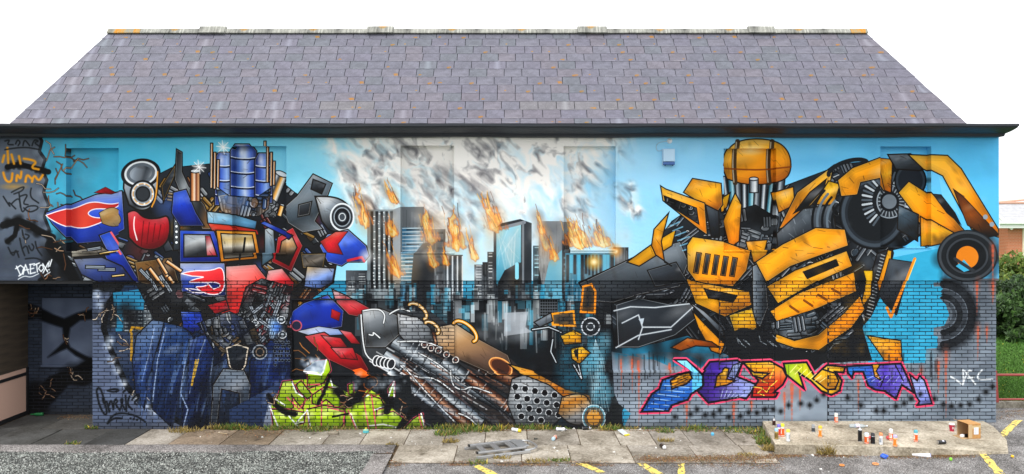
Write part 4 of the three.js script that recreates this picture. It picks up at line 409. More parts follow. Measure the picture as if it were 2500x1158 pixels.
{ // coarse chipped patch on the left and its smooth tarmac border
  struct('gravel_surface', gridXZ(-12, -2.32, 1.44, 9, 60, 40, (x, z) => 0.012 + 0.05 * (fbm(x * 1.2 + 50, z * 1.2 + 50, 3) - 0.5) + 0.0), chipMat, 'coarse pale stone chipping surface at lower left', 'gravel');
  const border = (x0, x1, z0, z1, nx, nz, jx, jz) => { const g = gridXZ(x0, x1, z0, z1, nx, nz, (x, z) => 0.034 + 0.012 * (fbm(x * 2 + 9, z * 2 + 9, 3) - 0.5)), p = g.attributes.position; for (let i = 0; i < p.count; i++) { const x = p.getX(i), z = p.getZ(i), n = fbm(x * 3.1 + 20, z * 3.1 + 20, 3) - 0.5; if (jz && Math.abs(z - z1) < 1e-4) { p.setZ(i, z + n * jz); p.setY(i, 0.0); } if (jx && Math.abs(x - x0) < 1e-4) { p.setX(i, x + n * jx); p.setY(i, 0.0); } if (Math.abs(z - z0) < 1e-4) p.setY(i, -0.02); } g.computeVertexNormals(); return g; };
  struct('kerb_strip', mergeGeometries([border(-12, -2.0, 1.04, 1.5, 90, 6, 0, 0.16), border(-2.36, -1.99, 1.5, 9, 6, 60, 0.16, 0)]), std({ map: asphaltTex, bumpMap: asphaltBump, bumpScale: 0.004, color: lin(1.0, 0.97, 0.96), roughness: 0.95 }), 'flat tarmac strip edging the stone chippings', 'kerb');
}
const chips = (() => { // loose stones on the chippings
  const g = new THREE.IcosahedronGeometry(0.011, 0), N = 9000, m = new THREE.InstancedMesh(g, std({ color: lin(0.42, 0.43, 0.41), roughness: 0.9 }), N), o = new THREE.Object3D(), r = rngOf(5), c = new THREE.Color();
  for (let i = 0; i < N; i++) { const x = lerp(-9.6, -2.25, r()), z = lerp(1.46, 3.2, r()); o.position.set(x, 0.02 + 0.05 * (fbm(x * 1.2 + 50, z * 1.2 + 50, 3) - 0.5) + 0.0, z); o.rotation.set(r() * 3, r() * 3, r() * 3); o.scale.set(0.5 + r(), 0.4 + r() * 0.5, 0.5 + r()); o.updateMatrix(); m.setMatrixAt(i, o.matrix); const k = r() < 0.5 ? 0.12 + r() * .2 : 0.5 + r() * 0.7; m.setColorAt(i, c.setRGB(k, k, k * 0.97)); }
  m.name = 'loose_chippings'; m.userData = { kind: 'stuff', label: 'loose pale stone chippings scattered over the lower left surface', category: 'gravel' }; sh(m); scene.add(m);
})();

{ // pavement of concrete slabs along the wall
  const pav = new THREE.Group(); pav.name = 'pavement'; pav.userData = { kind: 'structure', label: 'slab pavement along the foot of the painted wall', category: 'pavement' }; scene.add(pav);
  const bed = part('paving_bed', mergeGeometries([gridXZ(-11, 4.34, -0.0, 1.965, 40, 8, () => -0.012), gridXZ(-11, -7.9, -1.1, 0, 8, 4, () => -0.012)]), std({ map: concreteTex, color: lin(0.3, 0.22, 0.14), roughness: 1 }), pav);
  const tones = [[1.0, 1.0, 1.04], [0.9, 0.9, 0.93], [1.1, 1.09, 1.1], [0.82, 0.82, 0.85]].map((t) => cmat(...t)), dark = [[0.15, 0.165, 0.19], [0.19, 0.2, 0.225], [0.115, 0.13, 0.155]].map((t) => cmat(...t)), pale = [cmat(1.05, 1.05, 1.08)], soil = [cmat(0.52, 0.43, 0.35), cmat(0.6, 0.5, 0.42)];  // dark set: shade lying over the leftmost slabs, put into their colour
  const r = rngOf(31);
  const row = (x0, x1, z0, z1, w0, w1, skip) => { let x = x0; while (x < x1 - 0.12) { let w = Math.min(lerp(w0, w1, r()), x1 - x); if (x1 - x - w < 0.2) w = x1 - x;
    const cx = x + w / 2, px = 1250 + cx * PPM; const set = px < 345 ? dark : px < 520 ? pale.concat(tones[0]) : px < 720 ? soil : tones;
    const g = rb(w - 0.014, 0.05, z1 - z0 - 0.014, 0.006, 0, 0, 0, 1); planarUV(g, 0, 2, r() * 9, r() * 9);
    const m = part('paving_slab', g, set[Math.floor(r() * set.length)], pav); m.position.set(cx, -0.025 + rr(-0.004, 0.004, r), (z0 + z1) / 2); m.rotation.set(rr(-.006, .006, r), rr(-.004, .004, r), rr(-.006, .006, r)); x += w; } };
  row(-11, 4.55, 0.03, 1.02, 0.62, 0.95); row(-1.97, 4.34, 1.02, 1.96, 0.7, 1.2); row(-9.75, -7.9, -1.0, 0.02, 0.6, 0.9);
}

// ---------------------------------------------------------------- painted building
const BR = 9.1, REC = wx(225), RB = wy(685), OH = wy(694);      // right end, right edge of the entrance recess, underside of the render
const B = thing('painted_building', 'long two storey building with slate roof and robot coloured mural on its wall'.replace('robot coloured', 'spray painted machinery'), 'building');
const UPW = [[163, 291, 362, 618], [568, 700, 357, 622], [978, 1109, 356, 620], [1376, 1503, 357, 613], [1766, 1894, 363, 615], [2148, 2272, 358, 607]];
const LOW = [[711, 975, 733, 914], [1109, 1366, 733, 912], [1492, 1757, 728, 907]], DOOR = [1892, 2021, 728, 1030];
function rectHole(s, [a, b, t, d]) { const h = new THREE.Path(); h.moveTo(wx(a), wy(d)); h.lineTo(wx(b), wy(d)); h.lineTo(wx(b), wy(t)); h.lineTo(wx(a), wy(t)); h.closePath(); s.holes.push(h); }
function slabWith(x0, x1, y0, y1, holes, zf, depth) { const s = new THREE.Shape(); s.moveTo(x0, y0); s.lineTo(x1, y0); s.lineTo(x1, y1); s.lineTo(x0, y1); s.closePath(); holes.forEach((h) => rectHole(s, h)); return new THREE.ExtrudeGeometry(s, { depth, bevelEnabled: false }).translate(0, 0, zf - depth); }
const SEAM = wx(1240), TOPW = 5.52;
for (const [i, x0, x1] of [[0, -11.2, SEAM], [1, SEAM, BR + 0.03]]) {
  const w = part('upper_wall', muralUV(slabWith(x0, x1, i ? RB : RB, TOPW, UPW.filter((h) => wx(h[0]) > x0 && wx(h[0]) < x1), 0.03, 0.2), i), paintMats[i], B);
  for (const h of UPW) if (wx(h[0]) > x0 && wx(h[0]) < x1) {
    const [a, b, t, d] = h, W = wx(b) - wx(a) + 0.04, H = wy(t) - wy(d) + 0.04;
    part('blocked_window', muralUV(bx(W, H, 0.03, (wx(a) + wx(b)) / 2, (wy(t) + wy(d)) / 2, -0.14), i), paintMats[i], w);
    part('window_sill', muralUV(rb(wx(b) - wx(a) - 0.004, 0.03, 0.17, 0.006, (wx(a) + wx(b)) / 2, wy(d) + 0.016, -0.04), i), paintMats[i], w);
  }
}
const lower = part('lower_wall', mergeGeometries([slabWith(REC + 0.01, BR - 0.01, -0.3, RB + 0.02, [...LOW, DOOR], -0.012, 0.09), bx(2.0, 3.0, 0.1, REC - 1.0 + 0.1, 1.2, -1.112)].map((g) => (g.index ? g.toNonIndexed() : g))), mortarMat, B);
for (const [k, h] of LOW.entries()) {
  const [a, b, t, d] = h, i = k === 0 ? 0 : 1, cx = (wx(a) + wx(b)) / 2;
  part('blocked_window', muralUV(bx(wx(b) - wx(a) + 0.04, wy(t) - wy(d) + 0.04, 0.03, cx, (wy(t) + wy(d)) / 2, -0.06), i), paintMats[i], lower);
  part('window_sill', muralUV(rb(wx(b) - wx(a) + 0.1, 0.045, 0.1, 0.008, cx, wy(d), 0.0), i), paintMats[i], lower);
}
part('boarded_door', muralUV(bx(wx(DOOR[1]) - wx(DOOR[0]) - 0.01, wy(DOOR[2]) - wy(DOOR[3]) + 0.1, 0.04, (wx(DOOR[0]) + wx(DOOR[1])) / 2, (wy(DOOR[2]) + wy(DOOR[3])) / 2 - 0.04, -0.028), 1), paintMats[1], lower);
part('blocked_window', muralUV(bx(wx(246) - wx(17), wy(742) - wy(918), 0.05, wx(131), wy(830), -1.055), 0), paintMats[0], lower);
part('window_sill', muralUV(rb(wx(244) - wx(12), 0.05, 0.1, 0.008, wx(128), wy(920), -1.03), 0), paintMats[0], lower);
{ // bricks: every course laid in stretcher bond, trimmed at the openings
  const CRS = 0.0685, LEN = 0.227, J = 0.013, r = rngOf(77), all = [];
  const inHole = (x0, x1, y0, y1, hs) => hs.some(([a, b, t, d]) => x1 > wx(a) + 0.004 && x0 < wx(b) - 0.004 && y1 > wy(d) + 0.02 && y0 < wy(t) - 0.02);
  const brick = (x0, x1, y0, y1, z, tile) => { // front with chamfered edges
    const e = 0.0022, f = z + rr(-0.0015, 0.0025, r), b = z - 0.014, P = [[x0, y0, b], [x1, y0, b], [x1, y1, b], [x0, y1, b], [x0 + e, y0 + e, f], [x1 - e, y0 + e, f], [x1 - e, y1 - e, f], [x0 + e, y1 - e, f]].map(([x, y, q]) => [x + rr(-.0028, .0028, r), y + rr(-.002, .002, r), q]);
    const F = [[4, 5, 6, 7], [0, 1, 5, 4], [1, 2, 6, 5], [2, 3, 7, 6], [3, 0, 4, 7]], pos = []; for (const [a, c, d, g] of F) for (const k of [a, c, d, a, d, g]) pos.push(...P[k]);
    const G = new THREE.BufferGeometry(); G.setAttribute('position', new THREE.Float32BufferAttribute(pos, 3)); G.computeVertexNormals(); muralUV(G, tile); const v = r() < .12 ? rr(.72, .86, r) : rr(.88, 1.05, r); G.setAttribute('color', new THREE.Float32BufferAttribute(new Array(G.attributes.position.count).fill(0).flatMap(() => [v, v, v * 1.01]), 3)); return G; };
  const lay = (X0, X1, Y1, z, hs) => { for (let k = 0; ; k++) { const y1 = Y1 - k * CRS, y0 = y1 - CRS + J; if (y1 < -0.02) break; let x = X0 - (k % 2 ? LEN / 2 : 0);
    for (; x < X1; x += LEN) { let a = Math.max(x, X0), b = Math.min(x + LEN - J, X1); if (b - a < 0.03) continue;
      if (inHole(a, b, y0, y1, hs)) { let done = false; for (const [l, rt, t, d] of hs) { if (y1 > wy(d) + 0.02 && y0 < wy(t) - 0.02) { if (a < wx(l) && b > wx(l)) { b = wx(l) - 0.002; done = true; } else if (b > wx(rt) && a < wx(rt)) { a = wx(rt) + 0.002; done = true; } } } if (!done || b - a < 0.03) continue; }
      all.push({ a, b, y0, y1, z }); } } };
  lay(REC, BR, RB - J, 0, [...LOW, DOOR]); lay(-9.78, REC + 0.1, OH - J, -1.05, [[19, 260, 744, 916]]);
  all.sort((p, s) => (s.a > 5.6 && s.z === 0) - (p.a > 5.6 && p.z === 0) || p.y0 - s.y0);
  const rest = [[], []]; all.forEach((q, i) => { const tile = (q.a + q.b) / 2 < SEAM ? 0 : 1, g = brick(q.a, q.b, q.y0, q.y1, q.z, tile); if (i < 300) part('brick', g, brickMats[tile], lower); else rest[tile].push(g); });
  rest.forEach((gs, i) => { const m = part('brickwork', mergeGeometries(gs), brickMats[i], lower); m.userData.kind = 'stuff'; });
}
{ // body of the building behind the painted front, side and back walls
  const m = std({ color: lin(0.3, 0.32, 0.35), bumpMap: stuccoBump, bumpScale: 0.004, roughness: 0.9 });
  part('side_and_back_wall', mergeGeometries([bx(BR - REC, 2.98, 5.9, (BR + REC) / 2, 1.29, -3.055), bx(REC + 11.2, 2.9, 4.8, (REC - 11.2) / 2, 1.25, -3.605), bx(BR + 11.2, 2.72, 5.8, (BR - 11.2) / 2, 4.14, -3.105)]), m, B);
  part('recess_ceiling', bx(REC + 11.2 - 0.004, 0.06, 1.06, (REC - 11.2) / 2, OH + 0.03, -0.6), std({ color: lin(0.05, 0.05, 0.055) }), B);
}
{ // dark painted gutter and eaves moulding, returned at the right end
  const prof = [[-0.04, 5.46], [0.17, 5.468], [0.19, 5.49], [0.2, 5.515], [0.27, 5.53], [0.33, 5.545], [0.39, 5.565], [0.44, 5.585], [0.47, 5.6], [0.475, 5.615], [0.5, 5.62], [0.5, 5.655], [0.485, 5.665], [0.44, 5.66], [0.4, 5.63], [-0.04, 5.63]];
  const K = 40, ring = [], pos = [], ix = [], sc = 0.19; const xs = []; for (let k = 0; k <= K; k++) xs.push(lerp(-11.3, 0, k / K));
  for (let k = 0; k <= K; k++) { const last = k === K; for (const [o, y] of prof) { const sag = 0.006 * Math.sin(k * 0.7) + 0.004 * Math.sin(k * 1.9); pos.push(last ? BR + o * sc : lerp(-11.3, BR, k / K), y + sag, o + 0.03 * 0); } } for (const [o, y] of prof) pos.push(BR + o * sc, y, -6.2);
  const n = prof.length; for (let k = 0; k <= K; k++) for (let i = 0; i < n; i++) { const a = k * n + i, b = k * n + (i + 1) % n, c = a + n, d = b + n; ix.push(a, c, b, b, c, d); }
  const g = new THREE.BufferGeometry(); g.setAttribute('position', new THREE.Float32BufferAttribute(pos, 3)); g.setIndex(ix); const gg = g.toNonIndexed(); gg.computeVertexNormals();
  part('gutter', gg, std({ color: lin(0.014, 0.018, 0.026), roughness: 0.5 }), B);
  part('lead_flashing', mergeGeometries([rb(17.2, 0.02, 0.12, 0.006, -0.45, 5.655, 0.4), bx(0.9, 0.02, 6.4, 8.66, 5.64, -2.9), bx(2.2, 0.02, 6.4, -10.2, 5.64, -2.9)].map((q) => q.toNonIndexed())), std({ color: lin(0.3, 0.32, 0.33), roughness: 0.6 }), B);
}
{ // slate roof
  const z0 = 0.47, y0 = 5.675, z1 = -1.1, RS = CD / (CD - z1), y1 = CH + (540 - 78) / PPM / RS, XL0 = -9.09, XL1 = (270 - 1250) / PPM / RS, XR0 = 8.23, XR1 = (2110 - 1250) / PPM / RS;
  const run = z0 - z1, up = y1 - y0, L = Math.hypot(run, up), ang = Math.atan2(up, run), N = 12, ex = L / (N - 0.45);
  const pt = (t, off = 0) => [lerp(y0, y1, t) + Math.cos(ang) * off, lerp(z0, z1, t) + Math.sin(ang) * off];   // t 0 eave .. 1 ridge
  const deckGeo = (off, flip) => { const [ya, za] = pt(0, off), [yb, zb] = pt(1, off); const zz = (z) => (flip ? -6.1 : z); const g = new THREE.BufferGeometry(); g.setAttribute('position', new THREE.Float32BufferAttribute([XL0 + .02, ya, zz(za), XR0 - .02, ya, zz(za), XR1 - .02, yb, flip ? zb : zb, XL1 + .02, yb, zb], 3)); g.setAttribute('uv', new THREE.Float32BufferAttribute([0, 0, 1, 0, 1, 1, 0, 1], 2)); g.setIndex([0, 1, 2, 0, 2, 3]); g.computeVertexNormals(); return g; };
  const hipEnd = (xe, xr) => { const g = new THREE.BufferGeometry(); g.setAttribute('position', new THREE.Float32BufferAttribute([xe, y0 - .012, z0, xr, y1 - .01, z1, xe, y0 - .012, -6.1], 3)); g.setAttribute('uv', new THREE.Float32BufferAttribute([0, 0, 1, 0, 1, 1], 2)); g.computeVertexNormals(); return g; };
  const roof = part('roof', mergeGeometries([deckGeo(-0.012, false).toNonIndexed(), deckGeo(-0.012, true).toNonIndexed()]), std({ color: lin(0.02, 0.02, 0.024), roughness: 0.9 }), B);
  part('hip_end', mergeGeometries([hipEnd(XL0 + .03, XL1 + .03), hipEnd(XR0 - .03, XR1 - .03)]), std({ color: lin(0.12, 0.12, 0.135), roughness: .8, side: THREE.DoubleSide }), B);
  // slate faces: sixteen patterns of weathering, lichen and chalky edges
  const C = 4, S = 256, cv = document.createElement('canvas'); cv.width = cv.height = C * S; const c = cv.getContext('2d'), im = c.createImageData(C * S, C * S), r = rngOf(12);
  for (let j = 0; j < C * S; j++) for (let i = 0; i < C * S; i++) { const n = fbm(i / 60 + 3, j / 60, 4), f = fbm(i / 6, j / 14, 3), k = 146 + (n - 0.5) * 40 + (f - 0.5) * 26, q = (j * C * S + i) * 4; im.data[q] = k; im.data[q + 1] = k * 0.985; im.data[q + 2] = k * 1.045; im.data[q + 3] = 255; } c.putImageData(im, 0, 0);
  for (let k = 0; k < C * C; k++) { const ox = (k % C) * S, oy = Math.floor(k / C) * S; c.save(); c.beginPath(); c.rect(ox, oy, S, S); c.clip(); const blot = (x, y, s, col, a) => { for (let i = 0; i < 14; i++) { c.globalAlpha = a * (0.4 + r() * 0.6); c.fillStyle = col; c.beginPath(); c.ellipse(ox + x + (r() - .5) * s, oy + y + (r() - .5) * s * .8, s * (.12 + r() * .3), s * (.1 + r() * .22), 0, 0, 6.3); c.fill(); } c.globalAlpha = 1; };
    if (k % 4 === 1) blot(30 + r() * 200, 190 + r() * 40, 34 + r() * 34, '#d9921a', .9); if (k % 7 === 3) blot(r() * 220, r() * 200, 24 + r() * 16, '#e0a02a', .9);
    if (k % 3 === 0) { c.strokeStyle = '#e6e4e0'; c.lineWidth = 3 + r() * 5; c.globalAlpha = .6; c.beginPath(); c.moveTo(ox + r() * 80, oy + 246); for (let i = 0; i < 6; i++) c.lineTo(ox + 60 + i * 30 * (0.6 + r()), oy + 240 - r() * 10); c.stroke(); c.globalAlpha = 1; }
    if (k % 5 === 2) for (let i = 0; i < 5; i++) blot(r() * 256, r() * 256, 6, '#f0efec', .8); if (k === 8) { const g = c.createLinearGradient(ox + 60, 0, ox + 190, 0); g.addColorStop(0, 'rgba(225,230,236,0)'); g.addColorStop(.5, 'rgba(225,230,236,.45)'); g.addColorStop(1, 'rgba(225,230,236,0)'); c.fillStyle = g; c.fillRect(ox, oy, S, S); } if (k % 6 === 4) { c.strokeStyle = '#cfd2d6'; c.lineWidth = 3; c.globalAlpha = .35; for (let i = 0; i < 5; i++) { c.beginPath(); c.moveTo(ox + r() * 256, oy + r() * 256); c.lineTo(ox + r() * 256, oy + r() * 256); c.stroke(); } c.globalAlpha = 1; } c.restore(); }
  const st = tex(cv), sb = pixelTex(256, (u, v) => 255 * fbm(u * 12, v * 30, 4, 12), false);
  const tint = [[1, 1, 1.04], [0.94, 0.94, 1.0], [1.05, 1.02, 1.04], [0.9, 0.92, 0.97], [1.08, 1.0, 1.0], [0.86, 0.95, 0.93], [0.98, 0.95, 1.03], [1.16, 1.12, 0.98], [1.0, 0.9, 0.92]].map((t) => std({ map: st, color: lin(lerp(1, t[0], .8) * .43, lerp(1, t[1], .8) * .435, lerp(1, t[2], .8) * .475), roughness: 0.72, bumpMap: sb, bumpScale: 0.003 }));
  const stv = std({ map: st, color: lin(.43, .435, .475), roughness: 0.72, bumpMap: sb, bumpScale: 0.003 });
  const slateGeo = (w, k, cutL = 0, cutR = 0) => { const l = ex + 0.035, h = 0.008, g = new THREE.BoxGeometry(w - 0.011, h, l, 1, 1, 1), p = g.attributes.position, u = g.attributes.uv; for (let i = 0; i < p.count; i++) { u.setXY(i, ((k % C) + clamp(p.getX(i) / w + 0.5, .01, .99)) / C, 1 - (Math.floor(k / C) + clamp(p.getZ(i) / l + 0.5, .01, .99)) / C); } return g; };
  const W = 0.336, cache = new Map(), geoOf = (w, k) => { const key = w.toFixed(3) + k; if (!cache.has(key)) cache.set(key, slateGeo(w, k)); return cache.get(key); };
  const list = []; const o = new THREE.Object3D();
  for (let n = 0; n < N; n++) { const t = (n * ex + (n === 0 ? -0.02 : -0.45 * ex + 0.0)) / L + (n ? 0 : 0), tc = n === 0 ? 0.5 * (ex * 0.55) / L : (n * ex - 0.45 * ex + ex / 2) / L; const tm = clamp(tc, 0, 1), xl = lerp(XL0, XL1, tm) + rr(-.04, .02, r), xr = lerp(XR0, XR1, tm) + rr(-.02, .04, r);
    let x = xl; const first = W * (n % 2 ? 0.5 : 1) * rr(0.92, 1.06, r); let w = first; while (x < xr - 0.06) { w = Math.min(w, xr - x); if (xr - x - w < 0.2) w = xr - x; list.push({ x: x + w / 2, w, n, tc, L: x === xl, R: x + w > xr - .001 }); x += w; w = W + (r() < 0.07 ? rr(-.04, .05, r) : rr(-.006, .006, r)); if (r() < 0.03) w *= 1.4; } }
  const rest = []; let cnt = 0; const patch = (q) => (q.n === 2 && ((q.x > -3.7 && q.x < -2.7) || (q.x > 0.1 && q.x < 2.6)) ? 7 : q.n < 4 && r() < 0.35 ? (r() < .5 ? 8 : 4) : Math.floor(r() * 7) === 5 && r() < 0.75 ? 0 : Math.floor(r() * 7));
  for (const q of list) { const endd = Math.min(q.x - XL0, XR0 - q.x), k = endd > .45 && endd < 1.3 && r() < .55 ? 8 : r() < 0.6 ? [0, 4, 6, 7, 2, 11, 3, 15, 1][Math.floor(r() * 9)] : Math.floor(r() * 16), [y, z] = pt(q.tc, 0.012 + (q.n === 0 ? 0 : 0)); const rw = Math.round(q.w * 50) / 50; o.position.set(q.x, y + rr(0, .0025, r), z ); o.rotation.set(ang - 0.02 + rr(-.004, .004, r), rr(-.006, .006, r), rr(-.004, .004, r)); o.scale.set(q.w / rw, 1, q.n === 0 ? 0.62 : 1); o.updateMatrix(); const ti = patch(q);
    const hip = (g) => { const p = g.attributes.position; for (let i = 0; i < p.count; i++) { const t = q.tc - p.getZ(i) * (q.n === 0 ? .62 : 1) / L, lx = p.getX(i); if (q.L && lx < 0) p.setX(i, (lerp(XL0, XL1, t) + rr(-.008, .008, r) - q.x) * rw / q.w); if (q.R && lx > 0) p.setX(i, (lerp(XR0, XR1, t) + rr(-.008, .008, r) - q.x) * rw / q.w); } return g; }, edge = q.L || q.R;
    if (cnt++ < 300) { const m = part('slate', edge ? hip(slateGeo(rw, k)) : geoOf(rw, k), tint[ti], roof); m.position.copy(o.position); m.rotation.copy(o.rotation); m.scale.copy(o.scale); } else { const g = (edge ? hip(slateGeo(rw, k)) : slateGeo(rw, k)).applyMatrix4(o.matrix), t = tint[ti].color, a = new Float32Array(g.attributes.position.count * 3); for (let i = 0; i < a.length; i += 3) { a[i] = t.r / .43; a[i + 1] = t.g / .435; a[i + 2] = t.b / .475; } g.setAttribute('color', new THREE.BufferAttribute(a, 3)); rest.push(g); } }
  stv.vertexColors = true; const m = part('slate_courses', mergeGeometries(rest), stv, roof); m.userData.kind = 'stuff';
  // ridge capping
  const rt = pixelTex(512, (u, v) => { const n = fbm(u * 8, v * 8, 5, 8), s = fbm(u * 50, v * 14, 3, 50), l = fbm(u * 6 + 40, v * 6, 4, 6), k = 136 + (n - .5) * 90 + (s - .5) * 80; const m = clamp((l - .62) * 8, 0, .8) * (0.5 + s * .7); return [lerp(k, 176, m), lerp(k, 122, m), lerp(k * .95, 44, m)]; }, true, 1.4), rm = std({ map: rt, roughness: 0.95, bumpMap: concreteBump, bumpScale: .01 }), rl = std({ map: pixelTex(256, (u, v) => { const l = fbm(u * 7, v * 7, 4, 7), k = 110 + l * 70; const m = clamp((l - .46) * 6, 0, .9) * (.4 + fbm(u * 40, v * 40, 2, 40)); return [lerp(k, 186, m), lerp(k * .98, 126, m), lerp(k * .88, 40, m)]; }, true, 0.9), roughness: .95 });
  const prof = (w, h) => { const s = new THREE.Shape(); s.moveTo(-w, -0.04); s.lineTo(-0.045, h - 0.02); s.quadraticCurveTo(0, h + .01, 0.045, h - 0.02); s.lineTo(w, -0.04); s.lineTo(w - .025, -.05); s.lineTo(0, h - 0.05); s.lineTo(-w + .025, -.05); s.closePath(); return s; };
  const tile = (x0, x1, w, h, mat, name) => { const g = new THREE.ExtrudeGeometry(prof(w, h), { depth: x1 - x0 - 0.012, bevelEnabled: true, bevelSize: .004, bevelThickness: .004, bevelSegments: 1, steps: 6 }); const p = g.attributes.position; for (let i = 0; i < p.count; i++) p.setY(i, p.getY(i) + 0.012 * (fbm((p.getZ(i) + x0) * 3 + 60, p.getX(i) * 4 + 60, 3) - .5)); g.computeVertexNormals(); g.rotateY(Math.PI / 2).translate(x0, y1, z1); planarUV(g, 0, 2); part(name, g, mat, roof); };
  const blocks = [[490, 553], [898, 962], [1410, 1482], [1826, 1890]].map(([a, b]) => [(a - 1250) / PPM / RS, (b - 1250) / PPM / RS]);
  let x = XL1 - .03; const rr2 = rngOf(4); while (x < XR1) { let w = rr(0.55, 0.68, rr2); if (XR1 + .05 - x - w < .3) w = XR1 + .05 - x; tile(x, x + w, 0.1, 0.065, x < XL1 + .5 || x > XR1 - .9 ? rl : rm, 'ridge_tile'); x += w; }
  for (const [a, b] of blocks) tile(a, b, 0.13, 0.115, rm, 'ridge_cap');
}

// ---------------------------------------------------------------- entrance side screen in the recess
{ const t = thing('entrance_screen', 'timber side screen with pale pink lower panel and dark bars in the left recess', 'screen', [-9.8, 0, -0.5]);
  const wood = std({ map: pixelTex(256, (u, v) => { const k = 46 + fbm(u * 4, v * 40, 4, 4) * 30; return [k, k * .84, k * .66]; }, true), roughness: .9 }), dk = std({ color: lin(0.012, 0.012, 0.014), roughness: .5 });
  part('lower_panel', bx(.03, .74, 1.36, 0, .42, 0.12), std({ color: lin(0.62, 0.4, 0.31), roughness: .6 }), t); part('pink_rail', bx(.034, .08, 1.36, 0, .9, 0.12), std({ color: lin(0.62, 0.4, 0.31), roughness: .6 }), t);
  part('dark_bar', bx(.05, .06, 1.36, 0.004, .83, 0.12), dk, t); part('dark_bar', bx(.06, .08, 1.36, 0.004, .04, 0.12), dk, t); part('post', bx(.07, .96, .07, 0.006, .48, -.53), dk, t); part('upper_board', bx(.04, 1.75, 1.36, -.002, 1.825, 0.12), wood, t); }

// ---------------------------------------------------------------- concrete step slab
const SH = 0.146;
{ const p = [[4.708, -.02], [4.43, 1.46], [7.5, 1.8], [8.35, 1.86], [8.95, 0.5], [9.02, 0.0]], s = new THREE.Shape(); 
  const poly = [[4.708, 0.004], [4.57, 0.7], [4.43, 1.46], [5.2, 1.49], [6.1, 1.56], [6.9, 1.66], [7.5, 1.78], [8.1, 1.84], [8.5, 1.2], [8.8, 0.4], [8.86, 0.004]]; poly.forEach(([x, z], i) => (i ? s.lineTo(x, -z) : s.moveTo(x, -z))); s.closePath();
  const g = new THREE.ExtrudeGeometry(s, { depth: 0.24, bevelEnabled: true, bevelSize: .012, bevelThickness: .012, bevelSegments: 2, bevelOffset: -.012 }).rotateX(-Math.PI / 2).translate(0, SH - 0.252, 0); planarUV(g, 0, 2);
  { const n = g.attributes.normal, q = g.attributes.position, u = g.attributes.uv; for (let i = 0; i < q.count; i++) if (Math.abs(n.getY(i)) < .5) u.setXY(i, q.getX(i) + q.getZ(i) * .5, q.getY(i)); }
  struct('concrete_step', g, std({ map: concreteTex, color: lin(1.3, 1.28, 1.22), bumpMap: concreteBump, bumpScale: .006, roughness: .95 }), 'raised concrete slab holding spray cans before the boarded door', 'step'); }

// ---------------------------------------------------------------- yellow bay lines
{ const alpha = pixelTex(256, (u, v) => (fbm(u * 14, v * 14, 4, 14) > 0.6 || vn(u * 100, v * 100, 100) > 0.88 ? 40 : 255), false, 0.6); const m = std({ color: lin(0.72, 0.55, 0.13), roughness: .85, alphaMap: alpha, transparent: true });
  const r = rngOf(6), strip = (q, name, label) => { const P = q.map(([x, y]) => gp(x, y, 0)), n = 24, pos = [], uv = [], ix = []; for (let i = 0; i <= n; i++) { const t = i / n, a = [lerp(P[0][0], P[3][0], t), lerp(P[0][2], P[3][2], t)], b = [lerp(P[1][0], P[2][0], t), lerp(P[1][2], P[2][2], t)]; for (let k = 0; k <= 3; k++) { const s = k / 3, j = k === 0 || k === 3 ? rr(-.012, .012, r) : 0, x = lerp(a[0], b[0], s) + j, z = lerp(a[1], b[1], s); pos.push(x, hA(x, z) + .006, z); uv.push(x, z); } } for (let i = 0; i < n; i++) for (let k = 0; k < 3; k++) { const a = i * 4 + k; ix.push(a, a + 4, a + 1, a + 1, a + 4, a + 5); } const g = new THREE.BufferGeometry(); g.setAttribute('position', new THREE.Float32BufferAttribute(pos, 3)); g.setAttribute('uv', new THREE.Float32BufferAttribute(uv, 2)); g.setIndex(ix); g.computeVertexNormals(); struct(name, g, m, label, 'marking'); };
  strip([[1155, 1137], [1170, 1133], [1235, 1165], [1205, 1165]], 'parking_line', 'yellow painted line beginning just below the ladder');
  strip([[1405, 1129], [1424, 1127], [1480, 1151], [1460, 1152]], 'parking_line_001', 'short yellow painted dash right of the ladder');
  strip([[1536, 1117], [1549, 1115], [1640, 1166], [1612, 1168]], 'parking_line_002', 'slanting yellow painted line nearest the black can on the pavement');
  strip([[1659, 1118], [1671, 1116], [1673, 1168], [1653, 1168]], 'parking_line_003', 'straight yellow painted line pointing at the wall');
  strip([[2478, 1040], [2497, 1041], [2418, 1123], [2398, 1119]], 'parking_line_004', 'yellow painted line running from far right back to the bay corner');
  strip([[2371, 1100], [2386, 1100], [2460, 1170], [2440, 1172]], 'parking_line_005', 'yellow painted line from the step corner to the lower right'); }

